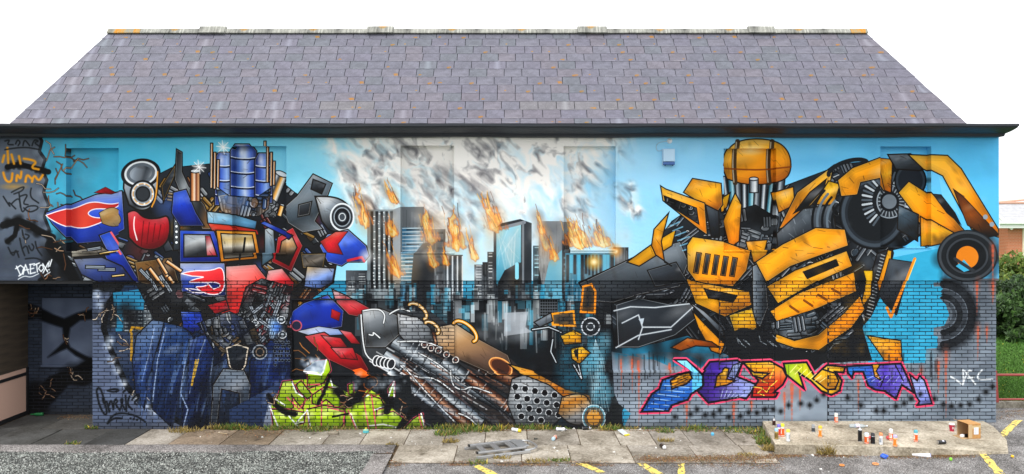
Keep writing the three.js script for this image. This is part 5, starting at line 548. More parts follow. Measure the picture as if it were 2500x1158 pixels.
// ---------------------------------------------------------------- alarm box, sensor and cable
{ const x = wx(1631), y = wy(384), t = thing('alarm_box', 'pale blue alarm box high on the mural wall', 'alarm box', [x, y, .03]); const m = std({ color: lin(.42, .62, .8), roughness: .4 });
  part('cover', rb(.22, .24, .08, .012, 0, .03, .045), m, t); part('strobe', rb(.21, .055, .09, .012, 0, -.125, .047), std({ color: lin(.03, .1, .32), roughness: .25 }), t); part('back_plate', rb(.24, .31, .012, .004, 0, 0, .007), m, t); for (const s of [-1, 1]) part('fixing', new THREE.CylinderGeometry(.012, .012, .02, 8).rotateX(1.57).translate(s * .07, -.158, .05), std({ color: lin(.02, .05, .14) }), t);
  const s = thing('wall_sensor', 'small round white sensor above the alarm box', 'sensor', [wx(1634), wy(345), .03]); part('dome', new THREE.SphereGeometry(.04, 16, 10, 0, 6.3, 0, 1.5).rotateX(1.57), std({ color: lin(.75, .8, .84), roughness: .35 }), s); part('base', new THREE.CylinderGeometry(.048, .048, .012, 18).rotateX(1.57).translate(0, 0, .006), std({ color: lin(.7, .76, .8) }), s);
  const cv = new THREE.CatmullRomCurve3([[1628, 346], [1612, 348], [1603, 354], [1602, 364], [1606, 369], [1616, 368]].map(([a, b]) => new THREE.Vector3(wx(a), wy(b), .038))); solo('alarm_cable', new THREE.TubeGeometry(cv, 24, .006, 6), std({ color: lin(.4, .55, .65) }), 'thin looping cable between the sensor and the alarm box', 'cable'); }

// ---------------------------------------------------------------- spray cans
const metal = std({ color: lin(.55, .56, .57), metalness: .9, roughness: .35 });
function canPrint(body, band, lab) { const cv = document.createElement('canvas'); cv.width = 128; cv.height = 128; const c = cv.getContext('2d'); c.fillStyle = body; c.fillRect(0, 0, 128, 128); c.fillStyle = band; c.fillRect(0, 0, 128, 22); if (lab) { c.fillStyle = lab; c.fillRect(8, 34, 34, 60); c.fillRect(72, 34, 34, 60); c.fillStyle = body; for (let i = 0; i < 5; i++) { c.fillRect(12, 42 + i * 10, 24 - i * 3, 4); c.fillRect(76, 42 + i * 10, 24 - i * 2, 4); } } c.fillStyle = band; c.fillRect(0, 112, 128, 6); return std({ map: tex(cv), roughness: .3, metalness: .15 }); }
const capM = (c) => std({ color: c, roughness: .4 });
function makeCan(o) { // body with print, rolled rims, shoulder dome, cap with nozzle step
  const { r = .033, h = .19, print, cap, capH = .042, ring = null, dome = true } = o, g = new THREE.Group(), b = h - (cap ? capH : .022);
  part('body', new THREE.CylinderGeometry(r, r, b - .012, 24, 1).translate(0, (b - .012) / 2 + .004, 0), print, g);
  part('rim', mergeGeometries([new THREE.TorusGeometry(r, .002, 6, 24).rotateX(1.5708).translate(0, .004, 0), new THREE.TorusGeometry(r, .002, 6, 24).rotateX(1.5708).translate(0, b - .008, 0), new THREE.CircleGeometry(r, 20).rotateX(1.5708).translate(0, .003, 0)]), metal, g);
  part('shoulder', new THREE.LatheGeometry([[r, b - .008], [r * .93, b], [r * .75, b + .008], [r * .45, b + .012], [r * .42, b + .018], [0.0001, b + .018]].map((p) => new THREE.Vector2(...p)), 20), ring ? capM(ring) : metal, g);
  if (cap) part('cap', new THREE.LatheGeometry([[r * .96, b - .006], [r * .96, b + capH * .45], [r * .9, b + capH * .75], [r * .72, b + capH], [0.0001, b + capH]].map((p) => new THREE.Vector2(...p)), 22), capM(cap), g); else part('nozzle', mergeGeometries([new THREE.CylinderGeometry(.006, .007, .016, 10).translate(0, b + .026, 0), new THREE.CylinderGeometry(.002, .002, .004, 6).rotateX(1.57).translate(0, b + .028, .007)]), capM(lin(.8, .8, .8)), g);
  return g; }
const P_OR = canPrint('#e8601c', '#f4f0e8', '#f2e6d8'), P_OR2 = canPrint('#f08a30', '#f6d8a8', '#f8ead0'), P_RED = canPrint('#d83a20', '#f0f0f0', '#f6f0ea'), P_BK = canPrint('#17181b', '#2a2c30'), P_GR = canPrint('#4a5058', '#767c84', '#30343a'), P_DR = canPrint('#2a1512', '#5a1a14', '#3a1a16'), P_GD = canPrint('#8a7038', '#b8a468', '#6a5a30'), P_WH = canPrint('#dfe3e8', '#f4f4f4', '#9aa2aa'), P_BR = canPrint('#3a3026', '#1a1816', '#5a4a3a'), P_PK = canPrint('#d84a4c', '#f0c0b8', '#f6e0d8');
function placeCan(px, py, o, label, base = SH, pose) { const p = gp(px, py, base === null ? 0 : base), g = makeCan(o); if (base === null) p[1] = 0.0;
  g.name = numbered('spray_can'); g.userData = { label, category: 'spray can', group: 'spray cans left by the painters' }; g.position.set(...p); if (pose) { const c = new THREE.Group(); while (g.children.length) c.add(g.children[0]); const inner = [...c.children]; const mt = new THREE.Matrix4().makeRotationFromEuler(new THREE.Euler(0, pose.turn, Math.PI / 2)).premultiply(new THREE.Matrix4().makeTranslation(0, (o.r || .033) + .002, 0)); for (const m of inner) { m.geometry = m.geometry.clone().applyMatrix4(new THREE.Matrix4().makeTranslation(0, -(o.h || .19) / 2, 0)).applyMatrix4(new THREE.Matrix4().makeRotationZ(-Math.PI / 2)).applyMatrix4(new THREE.Matrix4().makeRotationY(pose.turn)).applyMatrix4(new THREE.Matrix4().makeTranslation(0, (o.r || .033) + .002, 0)); g.add(m); } } else g.rotation.y = rr(0, 6);
  scene.add(g); return g; }
placeCan(1890, 1039, { h: .125, r: .03, print: P_DR }, 'short dark red spray can standing at the back left corner of the slab');
placeCan(1902, 1065, { h: .205, print: P_RED, cap: lin(.2, .17, .62) }, 'orange red spray can with purple cap');
placeCan(1911, 1066, { h: .22, print: P_OR, cap: lin(.72, .78, .04) }, 'orange spray can with lime yellow cap');
placeCan(1896, 1073, { h: .19, print: P_GD, cap: lin(.36, .62, .85) }, 'gold brown spray can with light blue cap');
placeCan(1924.5, 1077.5, { h: .2, print: P_WH, cap: lin(.85, .72, .1) }, 'white and silver spray can with pale yellow cap');
placeCan(1986, 1054.5, { h: .13, r: .03, print: P_GR, cap: lin(.3, .32, .34) }, 'short grey spray can standing alone mid slab');
placeCan(2003, 1067.5, { h: .195, print: P_OR2, cap: lin(.9, .55, .05) }, 'pale orange spray can with golden cap beside the short grey can');
placeCan(2042, 1032, { h: .175, print: P_OR, cap: lin(.82, .8, .72) }, 'orange spray can with cream cap standing against the wall');
placeCan(2100, 1078, { h: .225, print: P_BK, ring: lin(.6, .6, .6) }, 'tall black spray can with bare silver top');
placeCan(2116.5, 1083.5, { h: .18, r: .037, print: P_OR, ring: lin(.85, .87, .95), cap: lin(.7, .78, .92), capH: .03 }, 'stout orange spray can with white and blue top');
placeCan(2131.5, 1084, { h: .18, r: .035, print: P_BK, cap: lin(.03, .03, .035) }, 'matt black spray can with black cap');
placeCan(2151, 1085.5, { h: .195, r: .031, print: P_WH, cap: lin(.86, .3, .12) }, 'silver and white spray can with small orange cap');
placeCan(2175.5, 1075.5, { h: .195, print: P_OR, cap: lin(.8, .8, .78) }, 'orange spray can with white cap and red cap lying by it');
placeCan(2186, 1090.5, { h: .19, r: .035, print: P_OR2, ring: lin(.3, .25, .6), cap: lin(.5, .46, .72), capH: .03 }, 'amber spray can with lilac top at the front edge of the slab');
placeCan(2236.5, 1079, { h: .2, print: P_OR, cap: lin(.1, .42, .5) }, 'orange spray can with teal cap standing apart on the right');
placeCan(2356, 1069, { h: .17, r: .031, print: P_BK, cap: lin(.85, .85, .85) }, 'black spray can with white cap lying in the mouth of the cardboard box', SH, { turn: Math.PI + .25 });
placeCan(2122, 1074, { h: .18, print: P_PK, cap: lin(.8, .8, .8) }, 'pink red spray can lying behind the stout orange can', SH, { turn: .5 });
placeCan(1261, 1055, { h: .19, print: P_WH, cap: lin(.85, .66, .03) }, 'silver spray can with yellow cap lying at the wall foot', null, { turn: -.6 });
placeCan(1370, 1053, { h: .19, print: P_WH }, 'plain white spray can lying at the wall foot', null, { turn: -.1 });
placeCan(1353, 1075, { h: .17, r: .034, print: P_OR, cap: lin(.45, .62, .72) }, 'orange spray can with grey blue cap lying end on the pavement', null, { turn: -1.9 });
placeCan(1432, 1050, { h: .16, r: .03, print: P_BK, ring: lin(.7, .7, .8) }, 'black spray can with silver top lying in weeds at the wall', null, { turn: .1 });
placeCan(1619, 1096, { h: .17, r: .035, print: P_BR, ring: lin(.8, .8, .8) }, 'dark bronze spray can lying end on in the middle pavement', null, { turn: -1.35 });

// ---------------------------------------------------------------- other litter
{ const g = thing('water_bottle', 'clear crushed plastic water bottle lying near the wall on the slab', 'bottle', gp(2095, 1045, SH), -.06); const pl = new THREE.MeshPhysicalMaterial({ color: lin(.86, .92, .96), transmission: .75, roughness: .12, thickness: 0, ior: 1.3 });
  const prof = [[.0001, -.15], [.03, -.148], [.038, -.135], [.037, -.1], [.04, -.09], [.037, -.07], [.04, -.05], [.038, 0], [.04, .04], [.036, .08], [.02, .12], [.013, .135], [.013, .15]].map((p) => new THREE.Vector2(...p)); part('bottle_body', new THREE.LatheGeometry(prof, 20).rotateZ(-1.5708).scale(1, .85, 1).translate(0, .036, 0), pl, g); part('bottle_cap', new THREE.CylinderGeometry(.016, .016, .018, 14).rotateZ(1.5708).translate(.158, .036, 0), std({ color: lin(.75, .85, .95) }), g); part('label', new THREE.CylinderGeometry(.0405, .0405, .07, 20, 1, true).rotateZ(1.5708).scale(1, .86, 1).translate(-.01, .036, 0), std({ color: lin(.75, .68, .78), side: THREE.DoubleSide }), g); }
{ const g = thing('coffee_cup', 'red paper coffee cup with white lid near the wall on the slab', 'cup', gp(2324.5, 1053, SH)); part('cup', new THREE.CylinderGeometry(.047, .034, .12, 28, 1).translate(0, .06, 0), std({ color: lin(.5, .02, .06), roughness: .5 }), g); part('lid', new THREE.LatheGeometry([[.05, .116], [.051, .124], [.047, .13], [.044, .136], [.04, .136], [.038, .131], [.0001, .131]].map((p) => new THREE.Vector2(...p)), 26), std({ color: lin(.85, .85, .83), roughness: .4 }), g); part('logo', new THREE.CylinderGeometry(.0432, .0405, .04, 10, 1, true, -.4, .8).translate(0, .064, 0), std({ color: lin(.75, .55, .55), side: THREE.DoubleSide }), g); }
{ const g = thing('cardboard_box', 'open brown cardboard box lying on its side at the right of the slab', 'box', gp(2380, 1072, SH), .16); const cm = std({ map: pixelTex(256, (u, v) => { const k = .9 + .2 * fbm(u * 6, v * 6, 4, 6) + .05 * Math.sin(v * 300); return [188 * k, 140 * k, 84 * k]; }, true), roughness: .9 }), ci = std({ color: lin(.5, .33, .17), roughness: .95 }); const w = .24, h = .26, d = .26, t = .006;
  part('box_side', rb(w, t, d, .002, 0, t / 2, -d / 2), cm, g); part('box_side', rb(w, t, d, .002, 0, h - t / 2, -d / 2), cm, g); part('box_side', rb(w, h - 2 * t, t, .002, 0, h / 2, -t / 2), cm, g); part('box_side', rb(w, h - 2 * t, t, .002, 0, h / 2, -d + t / 2), ci, g); part('box_bottom', rb(t, h - 2 * t, d - 2 * t, .002, w / 2 - t / 2, h / 2, -d / 2), cm, g);
  part('flap', rb(.09, t, d - .01, .002).rotateZ(-.35).translate(-w / 2 - .035, h + .012, -d / 2), cm, g); part('flap', rb(.07, h - .02, t, .002).translate(-w / 2 + .036, h / 2, .005), std({ color: lin(.56, .4, .22), roughness: .9 }), g); part('flap', rb(.1, t, d - .02, .002).rotateZ(.05).translate(-w / 2 - .05, .005, -d / 2), ci, g);
  const lc = document.createElement('canvas'); lc.width = lc.height = 64; const c = lc.getContext('2d'); c.fillStyle = '#e8ecf2'; c.fillRect(0, 0, 64, 64); c.fillStyle = '#8a90a0'; for (let i = 0; i < 7; i++) c.fillRect(8, 8 + i * 8, 20 + (i * 13) % 26, 2.4); part('address_label', new THREE.PlaneGeometry(.09, .12).translate(.03, h * .52, .003), std({ map: tex(lc) }), g); part('tape', new THREE.PlaneGeometry(w, .05).translate(0, h - .06, .002), std({ color: lin(.6, .44, .22), roughness: .3 }), g); }
{ const g = thing('drink_can', 'crushed black drinks can lying on the right of the slab', 'can', gp(2299, 1085, SH), .1); const m = std({ color: lin(.012, .012, .014), roughness: .28 }); const G = new THREE.CylinderGeometry(.036, .036, .13, 22, 6).rotateZ(1.5708), p = G.attributes.position; for (let i = 0; i < p.count; i++) { const x = p.getX(i), k = 1 - .18 * Math.exp(-((x - .01) ** 2) / .0012); p.setY(i, p.getY(i) * k * (p.getY(i) > 0 ? .9 : 1)); } G.computeVertexNormals(); part('can_body', G.translate(0, .036, 0), m, g); part('can_end', new THREE.CylinderGeometry(.03, .03, .004, 18).rotateZ(1.5708).translate(-.067, .035, 0), metal, g); part('can_print', new THREE.PlaneGeometry(.035, .022).rotateX(-.9).translate(.015, .062, .026), std({ color: lin(.7, .7, .78) }), g); }
{ const g = thing('litter_piece', 'red plastic can cap lying by the white capped orange can', 'cap', gp(2167, 1073, SH), .4); part('cap', new THREE.LatheGeometry([[.03, 0], [.032, .004], [.031, .035], [.026, .045], [.0001, .046]].map((p) => new THREE.Vector2(...p)), 20).rotateX(.9).translate(0, .02, 0), capM(lin(.62, .08, .1)), g); }
const capAt = (px, py, y, col, label, r = .03) => { const g = thing('litter_piece', label, 'cap', gp(px, py, y), rr(0, 6)); part('cap', new THREE.LatheGeometry([[r * .96, 0], [r, .004], [r * .95, r * 1.1], [r * .7, r * 1.4], [.0001, r * 1.42]].map((p) => new THREE.Vector2(...p)), 20).rotateZ(.25).translate(0, .004, 0), capM(col), g); };
capAt(1740, 1063, 0, lin(.1, .45, .7), 'sky blue can cap standing on the pavement by the wall'); capAt(2322, 1124, .04, lin(.25, .7, .05), 'bright green cap on the tarmac below the slab', .024); capAt(2472, 1117, .1, lin(.85, .5, .02), 'yellow cap on the tarmac at far right', .022);
const ringAt = (px, py, y, r, t, col, name, label, cat) => solo(name, new THREE.TorusGeometry(r, t * .7, 8, 24).rotateX(1.5708).scale(1, 1.6, 1), capM(col), label, cat, [gp(px, py, y)[0], y + t * 1.4, gp(px, py, y)[2]]);
ringAt(2056, 1138, -.015, .036, .008, lin(.85, .32, .08), 'plastic_ring', 'orange plastic ring on the tarmac, left of two', 'ring'); ringAt(2138, 1135, -.015, .044, .009, lin(.85, .36, .12), 'plastic_ring', 'orange plastic ring on the tarmac, right of two', 'ring'); ringAt(1308, 1073, 0.002, .03, .005, lin(.02, .03, .03), 'plastic_ring', 'black plastic ring on the pavement above the ladder', 'ring');
{ const g = thing('paper_carton', 'flattened white paper carton lying on the tarmac below the slab', 'carton', gp(2249, 1113, 0), -.45); const m = std({ color: lin(.82, .83, .86), roughness: .6 }); part('carton_face', rb(.27, .03, .19, .008, 0, .02, 0).rotateX(.16).translate(0, .015, 0), m, g); part('carton_end', rb(.012, .03, .18, .004, .138, .02, 0).rotateX(.16).translate(0, .015, 0), std({ color: lin(.2, .24, .5) }), g); }
{ const G = new THREE.IcosahedronGeometry(.052, 3), p = G.attributes.position; for (let i = 0; i < p.count; i++) { const x = p.getX(i), y = p.getY(i), z = p.getZ(i), k = .6 + .8 * fbm(x * 40 + 9, y * 40 + z * 40 + 9, 3); p.setXYZ(i, x * k, y * k * .7, z * k); } G.computeVertexNormals(); solo('crumpled_wrapper', G, std({ color: lin(.03, .12, .6), roughness: .4 }), 'crumpled blue wrapper at the foot of the slab', 'wrapper', (() => { const q = gp(2159, 1117, 0); q[1] = .02; return q; })()); }
{ const g = thing('plastic_sheet', 'clear plastic packet with yellow end leaning at the wall foot', 'packet', gp(1524, 1062, 0), .5); part('sheet', rb(.12, .006, .2, .002).rotateX(.25).translate(0, .04, -.03), std({ color: lin(.6, .64, .68), roughness: .15 }), g); part('yellow_end', rb(.11, .014, .035, .004).rotateX(.25).translate(.0, .018, .08), std({ color: lin(.8, .66, .02) }), g); }
{ const g = thing('green_bottle', 'small green and clear plastic bottle standing at the wall foot', 'bottle', gp(893, 1058, 0)); part('bottle_body', new THREE.LatheGeometry([[.0001, 0], [.042, 0], [.045, .01], [.045, .07], [.03, .09], [.016, .095]].map((p) => new THREE.Vector2(...p)), 16).scale(1.2, .8, .8), std({ color: lin(.25, .5, .35), roughness: .2 }), g); part('bottle_cap', new THREE.CylinderGeometry(.018, .018, .024, 12).translate(0, .085, 0), capM(lin(.75, .6, .05)), g); part('label', new THREE.CylinderGeometry(.0462, .0462, .03, 16, 1, true).scale(1.2, 1, .8).translate(0, .03, 0), std({ color: lin(.05, .4, .5), side: THREE.DoubleSide }), g); }
solo('green_glass_bottle', new THREE.LatheGeometry([[.0001, 0], [.03, 0], [.032, .02], [.032, .13], [.014, .18], [.013, .24], [.0001, .24]].map((p) => new THREE.Vector2(...p)), 16).rotateZ(1.57).translate(.1, .034, 0), std({ color: lin(.02, .16, .05), roughness: .15 }), 'green bottle lying in the dark recess at left', 'bottle', gp(92, 1016, 0), .1);
solo('stone_fragment', rb(.19, .05, .1, .01), cmat(.95, .92, .88), 'flat broken piece of paving slab at the foot of the green letters', 'stone', (() => { const q = gp(813, 1061, 0); q[1] = .025; return q; })(), .06);
solo('wooden_stick', rb(.2, .012, .014, .003), std({ color: lin(.42, .32, .2) }), 'pale wooden stick lying on the brown dirt by the wall', 'stick', (() => { const q = gp(543, 1060, 0); q[1] = .012; return q; })(), -.3);

// ---------------------------------------------------------------- folded aluminium step ladder
{ const a = gp(1155, 1125, 0), t = thing('step_ladder', 'folded aluminium step ladder lying flat on the pavement', 'ladder', [a[0] - .08, 0.006, a[2] - .3], Math.atan2(.343, .865)); const al = std({ color: lin(.5, .51, .52), metalness: .75, roughness: .42 }), bk = capM(lin(.015, .015, .015));
  part('rear_rail', rb(.96, .045, .03, .005, .5, .025, .3), al, t); part('rear_rail', rb(.9, .045, .03, .005, .45, .025, -.26), al, t);
  part('front_rail', rb(.86, .03, .055, .006, .5, .085, .23), al, t); part('front_rail', rb(.86, .03, .055, .006, .5, .085, -.2), al, t);
  for (const [x, w] of [[.2, .085], [.45, .09], [.73, .1]]) { const s = part('step', rb(w, .028, .4, .006, x, .082, .015), al, t); part('tread', mergeGeometries([-.3, 0, .3].map((k) => bx(.006, .004, .39, x + k * w, .097, .015))), std({ color: lin(.3, .3, .31), metalness: .6, roughness: .5 }), s); }
  part('platform', rb(.2, .02, .38, .006, .9, .09, .015), al, t);
  const cv = new THREE.CatmullRomCurve3([[.88, .05, .29], [1.06, .055, .27], [1.14, .06, .2], [1.16, .06, .02], [1.13, .06, -.15], [1.06, .055, -.22], [.86, .05, -.24]].map((p) => new THREE.Vector3(...p))); part('handle_hoop', new THREE.TubeGeometry(cv, 40, .016, 10), al, t);
  for (const z of [.23, -.2]) part('foot_cap', rb(.03, .036, .06, .006, .06, .085, z), bk, t);
  const lc = document.createElement('canvas'); lc.width = 256; lc.height = 32; const c = lc.getContext('2d'); c.fillStyle = '#b4b6b8'; c.fillRect(0, 0, 256, 32); c.strokeStyle = '#141414'; c.lineWidth = 4; const r = rngOf(8); c.beginPath(); for (let i = 0; i < 44; i++) { const x = 10 + i * 4.6 + r() * 4, y = 7 + r() * 18; i && r() > .2 ? c.lineTo(x, y) : c.moveTo(x, y); } c.stroke(); part('scribbled_mark', new THREE.PlaneGeometry(.32, .036).translate(.5, .026, .3165), std({ map: tex(lc), roughness: .5 }), t); }

// ---------------------------------------------------------------- right: kerb, railing, shrubs, house
{ const km = cmat(.72, .74, .74), k = new THREE.Group(); k.name = 'kerb'; k.userData = { kind: 'structure', label: 'concrete kerb edging the lawn', category: 'kerb' }; scene.add(k); for (let i = 0; i < 7; i++) { const g = rb(.9, .3, .13, .02, 9.6 + i * .91, -.02 + .0, -1.57); planarUV(g, 0, 1, i * 3.3, 0); part('kerb_stone', g, km, k); } }
{ const m = std({ color: lin(.36, .06, .05), roughness: .55 }), t = thing('railing', 'low red metal railing at the edge of the lawn', 'railing', [10.09, .13, -1.5]); part('post', rb(.055, .66, .055, .006, 0, .33, 0).rotateZ(.06), m, t); part('post', rb(.055, .66, .055, .006, 2.4, .33, 0), m, t); part('rail', new THREE.CylinderGeometry(.026, .026, 2.46, 12).rotateZ(1.5708).translate(1.18, .57, 0), m, t); part('rail', new THREE.CylinderGeometry(.022, .022, 2.46, 12).rotateZ(1.5708).translate(1.2, .06, 0), m, t); }
const leafGeo = (() => { const g = new THREE.BufferGeometry(); g.setAttribute('position', new THREE.Float32BufferAttribute([0, 0, 0, .5, .25, .06, 0, 1, 0, 0, 0, 0, 0, 1, 0, -.5, .25, .06], 3)); g.computeVertexNormals(); return g; })();
function foliage(N, shape, size, cols, seed) { const r = rngOf(seed), m = new THREE.InstancedMesh(leafGeo, new THREE.MeshPhysicalMaterial({ color: lin(1, 1, 1), roughness: .75, side: THREE.DoubleSide, transmission: .25, thickness: 0 }), N), o = new THREE.Object3D(), c = new THREE.Color(); for (let i = 0; i < N; i++) { const p = shape(r); o.position.set(p[0], p[1], p[2]); o.rotation.set(r() * 6.3, r() * 6.3, r() * 6.3); const s = size * (.6 + r() * .8); o.scale.set(s * .7, s, s); o.updateMatrix(); m.setMatrixAt(i, o.matrix); const k = cols[Math.floor(r() * cols.length)], v = .7 + r() * .6; m.setColorAt(i, c.setRGB(k[0] * v, k[1] * v, k[2] * v)); } sh(m); return m; }
function shrub(label, x, y, z, w, h, N, size, cols, seed) { const t = thing('shrub', label, 'shrub', [x, y, z], 0); const r = rngOf(seed + 1), lobes = []; for (let i = 0; i < 46; i++) { const a = r() * 6.3, q = Math.sqrt(r()), ht = .12 + .88 * r(); lobes.push([Math.cos(a) * q * w / 2 * (1.05 - .45 * ht), ht * h, Math.sin(a) * q * w / 2 * (1.05 - .45 * ht), .14 + r() * .24]); }
  const f = foliage(N, (k) => { const l = lobes[Math.floor(k() * lobes.length)], a = k() * 6.3, b = Math.acos(2 * k() - 1), s = l[3] * h * .6 * Math.cbrt(k()); return [l[0] + Math.sin(b) * Math.cos(a) * s, Math.max(.02, l[1] + Math.cos(b) * s * .8), l[2] + Math.sin(b) * Math.sin(a) * s]; }, size, cols, seed); f.name = 'foliage'; f.userData.kind = 'stuff'; t.add(f);
  for (let i = 0; i < 5; i++) { const l = lobes[i * 3]; part('stem', new THREE.TubeGeometry(new THREE.CatmullRomCurve3([new THREE.Vector3((i - 2) * .06, 0, 0), new THREE.Vector3(l[0] * .4, l[1] * .5, l[2] * .4), new THREE.Vector3(l[0], l[1], l[2])]), 8, .02, 5), std({ color: lin(.08, .06, .04) }), t); } }
const D = [[.02, .05, .012], [.035, .085, .018], [.07, .15, .03], [.028, .06, .016]], Lg = [[.16, .24, .03], [.1, .18, .03], [.22, .28, .05]];
shrub('dense dark green shrub at the top of the lawn', 16.6, .18, -10.4, 3.6, 1.75, 22000, .15, D, 41); shrub('lower broad green shrub standing nearer on the lawn edge', 15.3, .15, -9.6, 2.2, 1.35, 9000, .13, [[.05, .12, .02], [.07, .15, .025], [.03, .07, .015]], 42); shrub('tall yellow green shrub behind the dark shrubs', 17.6, .18, -12.6, 2.8, 2.3, 9000, .16, Lg, 43); shrub('tall dark shrub at the right end of the hedge', 19.6, .18, -11, 3.6, 1.9, 9000, .16, D, 44);
{ const N = 52000, r = rngOf(15), g = new THREE.BufferGeometry(); g.setAttribute('position', new THREE.Float32BufferAttribute([-.006, 0, 0, .006, 0, 0, .004, .05, .012, -.006, 0, 0, .004, .05, .012, -.002, .06, .02], 3)); g.computeVertexNormals(); const m = new THREE.InstancedMesh(g, std({ color: lin(1, 1, 1), roughness: .8, side: THREE.DoubleSide }), N), o = new THREE.Object3D(), c = new THREE.Color(); for (let i = 0; i < N; i++) { const z = -1.65 - 9 * r() * r() - 1 * r(), x = lerp(9.9, 11.6, r()) - (z + 1.6) * .52 + rr(-.3, .3, r); o.position.set(x, .1 + Math.min(.2, (-1.62 - z) * .01), z); o.rotation.set(rr(-.5, .5, r), r() * 6.3, rr(-.5, .5, r)); const s = rr(.6, 1.5, r) * (1 + (-z) * .06); o.scale.set(s, s * .8, s); o.updateMatrix(); m.setMatrixAt(i, o.matrix); const v = .6 + r() * .9; r() < .006 ? m.setColorAt(i, c.setRGB(.7, .6, .05)) : m.setColorAt(i, c.setRGB(.07 * v, .17 * v, .02 * v)); } m.name = 'lawn_grass'; m.userData = { kind: 'stuff', label: 'short green grass of the lawn behind the railing', category: 'grass' }; sh(m); scene.add(m); }
{ const h = thing('brick_house', 'orange brick house with grey roof far behind the shrubs', 'house', [0, 0, -24]); const bt = pixelTex(256, (u, v) => { const row = Math.floor(v * 16), x = (u * 8 + (row % 2) * .5) % 1, y = (v * 16) % 1, j = x < .05 || y < .14, n = fbm(u * 40, v * 40, 2, 40); return j ? [190, 160, 140] : [196 + n * 40 - 20, 112 + n * 40 - 20, 76 + n * 30 - 15]; }, true, 1.2), bm = std({ map: bt, roughness: .9 }), cr = std({ color: lin(.8, .72, .58), roughness: .9 }), wh = std({ color: lin(.82, .82, .8) }), rf = std({ map: pixelTex(256, (u, v) => { const k = 168 + ((v * 10) % 1 < .12 ? -40 : 0) + fbm(u * 20, v * 20, 3, 20) * 30 - 15; return [k, k, k + 2]; }, true, 1.5), roughness: .9 });
  const wg = (w, ht, d, x, y, z) => { const g = bx(w, ht, d, x, y, z); const n = g.attributes.normal, p = g.attributes.position, u = g.attributes.uv; for (let i = 0; i < p.count; i++) u.setXY(i, Math.abs(n.getX(i)) > .5 ? p.getZ(i) : p.getX(i), p.getY(i)); return g; };
  part('wall', wg(.72, 4.0, 5, 25.66, 1.7, -2.5), bm, h); part('wall', wg(6, 4.0, 5, 29.5, 1.7, -3.2), bm, h); part('cream_wall', wg(4.4, 5.0, 4, 23.1, 1.6, -3.6), cr, h);
  const s = new THREE.Shape(); s.moveTo(-1, 3.72); s.lineTo(3.5, 4.72); s.lineTo(8, 3.72); s.closePath(); const slope = (x0, x1, y0, y1, z0, z1) => { const g = new THREE.BufferGeometry(); g.setAttribute('position', new THREE.Float32BufferAttribute([x0, y0, z0, x1, y0, z0, x1, y1, z1, x0, y1, z1], 3)); g.setAttribute('uv', new THREE.Float32BufferAttribute([x0, 0, x1, 0, x1, 2, x0, 2], 2)); g.setIndex([0, 1, 2, 0, 2, 3]); g.computeVertexNormals(); return g; };
  const rfm = part('roof', slope(24.6, 33, 3.72, 4.85, .35, -2.8), rf, h); part('roof_back', slope(33, 24.6, 3.72, 4.85, -6, -2.8), rf, h); part('ridge_tile', rb(8.4, .12, .2, .03, 28.8, 4.9, -2.8), std({ color: lin(.6, .36, .26) }), rfm); part('hip_tile', rb(3.4, .1, .2, .03).rotateZ(.09).translate(27.4, 5.0, -2.9), std({ color: lin(.62, .38, .28) }), rfm);
  part('fascia', rb(8.4, .2, .06, .01, 28.8, 3.64, .36), wh, h); part('gutter', new THREE.CylinderGeometry(.06, .06, 8.4, 8).rotateZ(1.57).translate(28.8, 3.78, .42), wh, h); part('barge_board', rb(1.6, .16, .08, .01).rotateZ(-.75).translate(24.75, 4.05, .3), wh, h);
  const w = part('window', rb(1.2, 1.4, .08, .01, 26.65, 2.1, -.18), wh, h); part('pane', bx(1.0, 1.2, .02, 26.65, 2.1, -.13), std({ color: lin(.12, .15, .18), roughness: .1 }), w); part('cream_pilaster', wg(.12, 4, .2, 26.08, 1.7, -.02), cr, h); const w2 = part('window', rb(.5, .9, .08, .01, 24.5, 2.9, -1.58), wh, h); part('pane', bx(.4, .8, .02, 24.5, 2.9, -1.53), std({ color: lin(.12, .15, .18), roughness: .1 }), w2); }

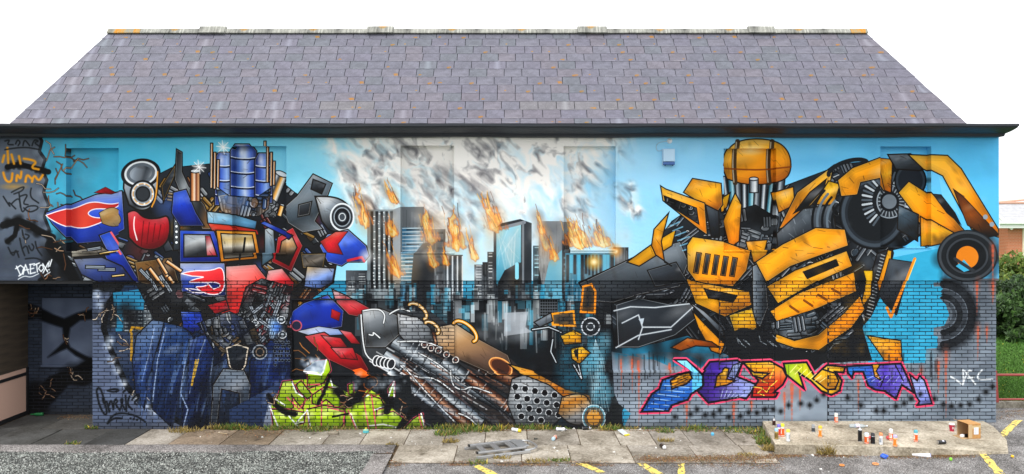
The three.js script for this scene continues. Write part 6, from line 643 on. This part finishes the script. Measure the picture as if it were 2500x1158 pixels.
// ---------------------------------------------------------------- weeds, dead leaves and bits of litter
{ const g = new THREE.BufferGeometry(); g.setAttribute('position', new THREE.Float32BufferAttribute([-.004, 0, 0, .004, 0, 0, .003, .05, .01, -.004, 0, 0, .003, .05, .01, -.002, .09, .03], 3)); g.computeVertexNormals(); const spots = []; const r = rngOf(61), add = (x, z, n, s, h, k = 0) => spots.push([x, z, n, s, h, k]);
  for (let x = -5.6; x < 4.7; x += .12) { const d = fbm(x * 1.3 + 80, 3, 3); if (d > .42) add(x, .04, Math.floor((d - .36) * 160), .07, d > .56 ? 1.3 : .8, r() < .3 ? 1 : 0); }
  for (const [px, py, n, s, h] of [[440, 1055, 90, .12, 1.3], [475, 1053, 40, .1, 1], [570, 1049, 110, .1, 1.8], [665, 1050, 70, .1, 1.3], [770, 1052, 120, .16, 1.3], [1090, 1062, 160, .13, 1.1], [1100, 1080, 80, .08, .9], [1110, 1056, 140, .2, 1.5], [1170, 1053, 120, .16, 1.5], [1215, 1051, 70, .1, 1], [1325, 1049, 80, .12, 1.2], [1490, 1050, 110, .1, 1.4], [1625, 1056, 70, .1, 1.2], [1625, 1078, 90, .09, .8], [1700, 1052, 80, .16, 1], [1800, 1055, 90, .16, 1.1], [1850, 1060, 120, .12, 1.4], [1872, 1085, 200, .1, 1.6], [1865, 1072, 120, .12, 1.2], [1885, 1100, 140, .09, 1.4], [2018, 1108, 150, .09, 2], [2082, 1104, 50, .05, 1.6], [2104, 1104, 50, .05, 1.6], [2190, 1104, 80, .1, 1.1], [2300, 1107, 160, .18, 1.3], [2270, 1110, 90, .12, 1], [225, 1046, 60, .08, 1], [175, 1086, 80, .08, .8], [2352, 1049, 40, .05, 1], [1225, 1120, 60, .08, .8], [1310, 1128, 70, .1, .8], [1365, 1126, 80, .1, .8], [1168, 1131, 70, .08, .8], [955, 1088, 60, .06, .6], [1820, 1112, 60, .1, .6]]) { const p = gp(px, py, 0); add(p[0], p[2], n, s, h, 2); }
  const N = spots.reduce((a, s) => a + s[2], 0), m = new THREE.InstancedMesh(g, std({ color: lin(1, 1, 1), side: THREE.DoubleSide, roughness: .8 }), N), o = new THREE.Object3D(), c = new THREE.Color(); let i = 0;
  for (const [x, z, n, s, h] of spots) { const dry = r() < .3; for (let k = 0; k < n; k++) { const a = r() * 6.3, q = s * Math.sqrt(r()) * 1.2, X = x + Math.cos(a) * q * 1.5, Z = Math.max(.012, z + Math.sin(a) * q * .6); o.position.set(X, Math.max(-.012, Z > 1.98 ? hA(X, Z) : 0), Z); o.rotation.set(rr(-.8, .8, r), r() * 6.3, rr(-.8, .8, r)); const e = h * rr(.35, 1.2, r); o.scale.set(1.6, e, 1.4); o.updateMatrix(); m.setMatrixAt(i, o.matrix); const v = rr(.5, 1.4, r); dry || r() < .3 ? c.setRGB(.3 * v, .22 * v, .06 * v) : r() < .03 ? c.setRGB(.8, .62, .03) : c.setRGB(.1 * v, .17 * v, .025 * v); m.setColorAt(i, c); i++; } }
  m.name = 'weeds'; m.userData = { kind: 'stuff', label: 'green and dry weeds growing along the wall foot and slab joints', category: 'weeds' }; sh(m); scene.add(m); }
{ const g = new THREE.BufferGeometry(); g.setAttribute('position', new THREE.Float32BufferAttribute([-.5, 0, 0, 0, .12, .5, .5, 0, 0, -.5, 0, 0, .5, 0, 0, 0, .1, -.5], 3)); g.computeVertexNormals(); const r = rngOf(71), L = [];
  const strip = (px0, py0, px1, py1, n, sp) => { for (let i = 0; i < n; i++) { const t = r(), p = gp(lerp(px0, px1, t), lerp(py0, py1, t), 0); if (fbm(p[0] * 2.4 + 90, p[2] * 3 + 90, 3) < .36 + .12 * r()) continue; L.push([p[0] + rr(-.1, .1, r), p[2] + sp * (r() + r() + r() - 1.5) * .8]); } };
  strip(955, 1131, 1500, 1132, 4200, .13); strip(1500, 1124, 1900, 1116, 5200, .2); strip(1560, 1122, 1900, 1130, 2600, .34); strip(1890, 1110, 2300, 1106, 4200, .15); strip(2280, 1112, 2360, 1112, 900, .2); strip(560, 1050, 1860, 1053, 3600, .05); strip(500, 1060, 700, 1058, 1200, .3); strip(400, 1100, 450, 1098, 300, .15); strip(2436, 1036, 2500, 1010, 420, .25); strip(2440, 1010, 2500, 1004, 260, .1); strip(1860, 1060, 1890, 1105, 700, .1); strip(940, 1100, 960, 1140, 300, .12); strip(150, 1018, 220, 1020, 500, .2);
  const m = new THREE.InstancedMesh(g, std({ color: lin(1, 1, 1), side: THREE.DoubleSide, roughness: .95 }), L.length), o = new THREE.Object3D(), c = new THREE.Color(); L.forEach(([x, z], i) => { z = z < 0 && x > -7.8 && x < 9 ? .03 + r() * .05 : z; const front = x > 4.4 && x < 8.2 ? (x < 5.2 ? 1.49 : x < 6.1 ? lerp(1.49, 1.56, (x - 5.2) / .9) : x < 6.9 ? lerp(1.56, 1.66, (x - 6.1) / .8) : lerp(1.66, 1.86, (x - 6.9) / 1.3)) : -9; if (z > .25 && z < front + .01) z = front + .012 + r() * r() * .2; const onSlab = x > 4.7 && x < 8.7 && z <= .25 && z > 0; o.position.set(x, (onSlab ? SH : z > 1.97 || (x > 4.4 && z > .25) || x > 8.6 ? hA(x, z) : 0) + .004, z); o.rotation.set(rr(-.4, .4, r), r() * 6.3, rr(-.4, .4, r)); const s = rr(.008, .026, r); o.scale.set(s, s, s * .7); o.updateMatrix(); m.setMatrixAt(i, o.matrix); const k = [[.14, .07, .035], [.22, .12, .05], [.09, .05, .03], [.34, .22, .1], [.2, .16, .06], [.3, .12, .05]][Math.floor(r() * 6)], v = rr(.6, 1.3, r); m.setColorAt(i, c.setRGB(k[0] * v, k[1] * v, k[2] * v)); });
  m.name = 'leaf_litter'; m.userData = { kind: 'stuff', label: 'brown dead leaves and grit along the pavement edge', category: 'leaf litter' }; sh(m); scene.add(m); }
{ const g = new THREE.IcosahedronGeometry(.012, 0), r = rngOf(81), spots = []; for (let i = 0; i < 150; i++) spots.push(gp(rr(400, 2440, r), rr(1050, 1150, r), 0)); for (const [px, py] of [[1225, 1128], [1361, 1103], [1400, 1048], [1352, 1095], [955, 1070], [1563, 1050], [1601, 1095], [1985, 1113], [1500, 1105], [880, 1060], [755, 1070], [640, 1069], [2416, 1039], [2005, 1144]]) for (let k = 0; k < 3; k++) spots.push(gp(px + rr(-2, 2, r), py, 0)); const m = new THREE.InstancedMesh(g, std({ color: lin(1, 1, 1), roughness: .8 }), spots.length), o = new THREE.Object3D(), c = new THREE.Color(); spots.forEach((p, i) => { const [x, , z] = p, onSlab = x > 4.4 && x < 8.6 && z < 1.44; o.position.set(x, (onSlab ? SH : z > 1.97 ? hA(x, z) : 0) + .006, Math.max(z, .03)); o.rotation.set(r() * 3, r() * 3, r() * 3); const s = i < 150 ? rr(.3, .8, r) : rr(.8, 1.6, r); o.scale.set(s * 1.3, s * .6, s); o.updateMatrix(); m.setMatrixAt(i, o.matrix); const v = rr(.5, .9, r); m.setColorAt(i, c.setRGB(v, v, v * .95)); }); m.name = 'litter_bits'; m.userData = { kind: 'stuff', label: 'small white scraps and pebbles scattered on the pavement and tarmac', category: 'litter' }; sh(m); scene.add(m); }

const renderer = new THREE.WebGLRenderer({ antialias: true });
renderer.shadowMap.enabled = true; renderer.toneMapping = THREE.LinearToneMapping; renderer.toneMappingExposure = EXPOSURE;
renderer.render(scene, camera);
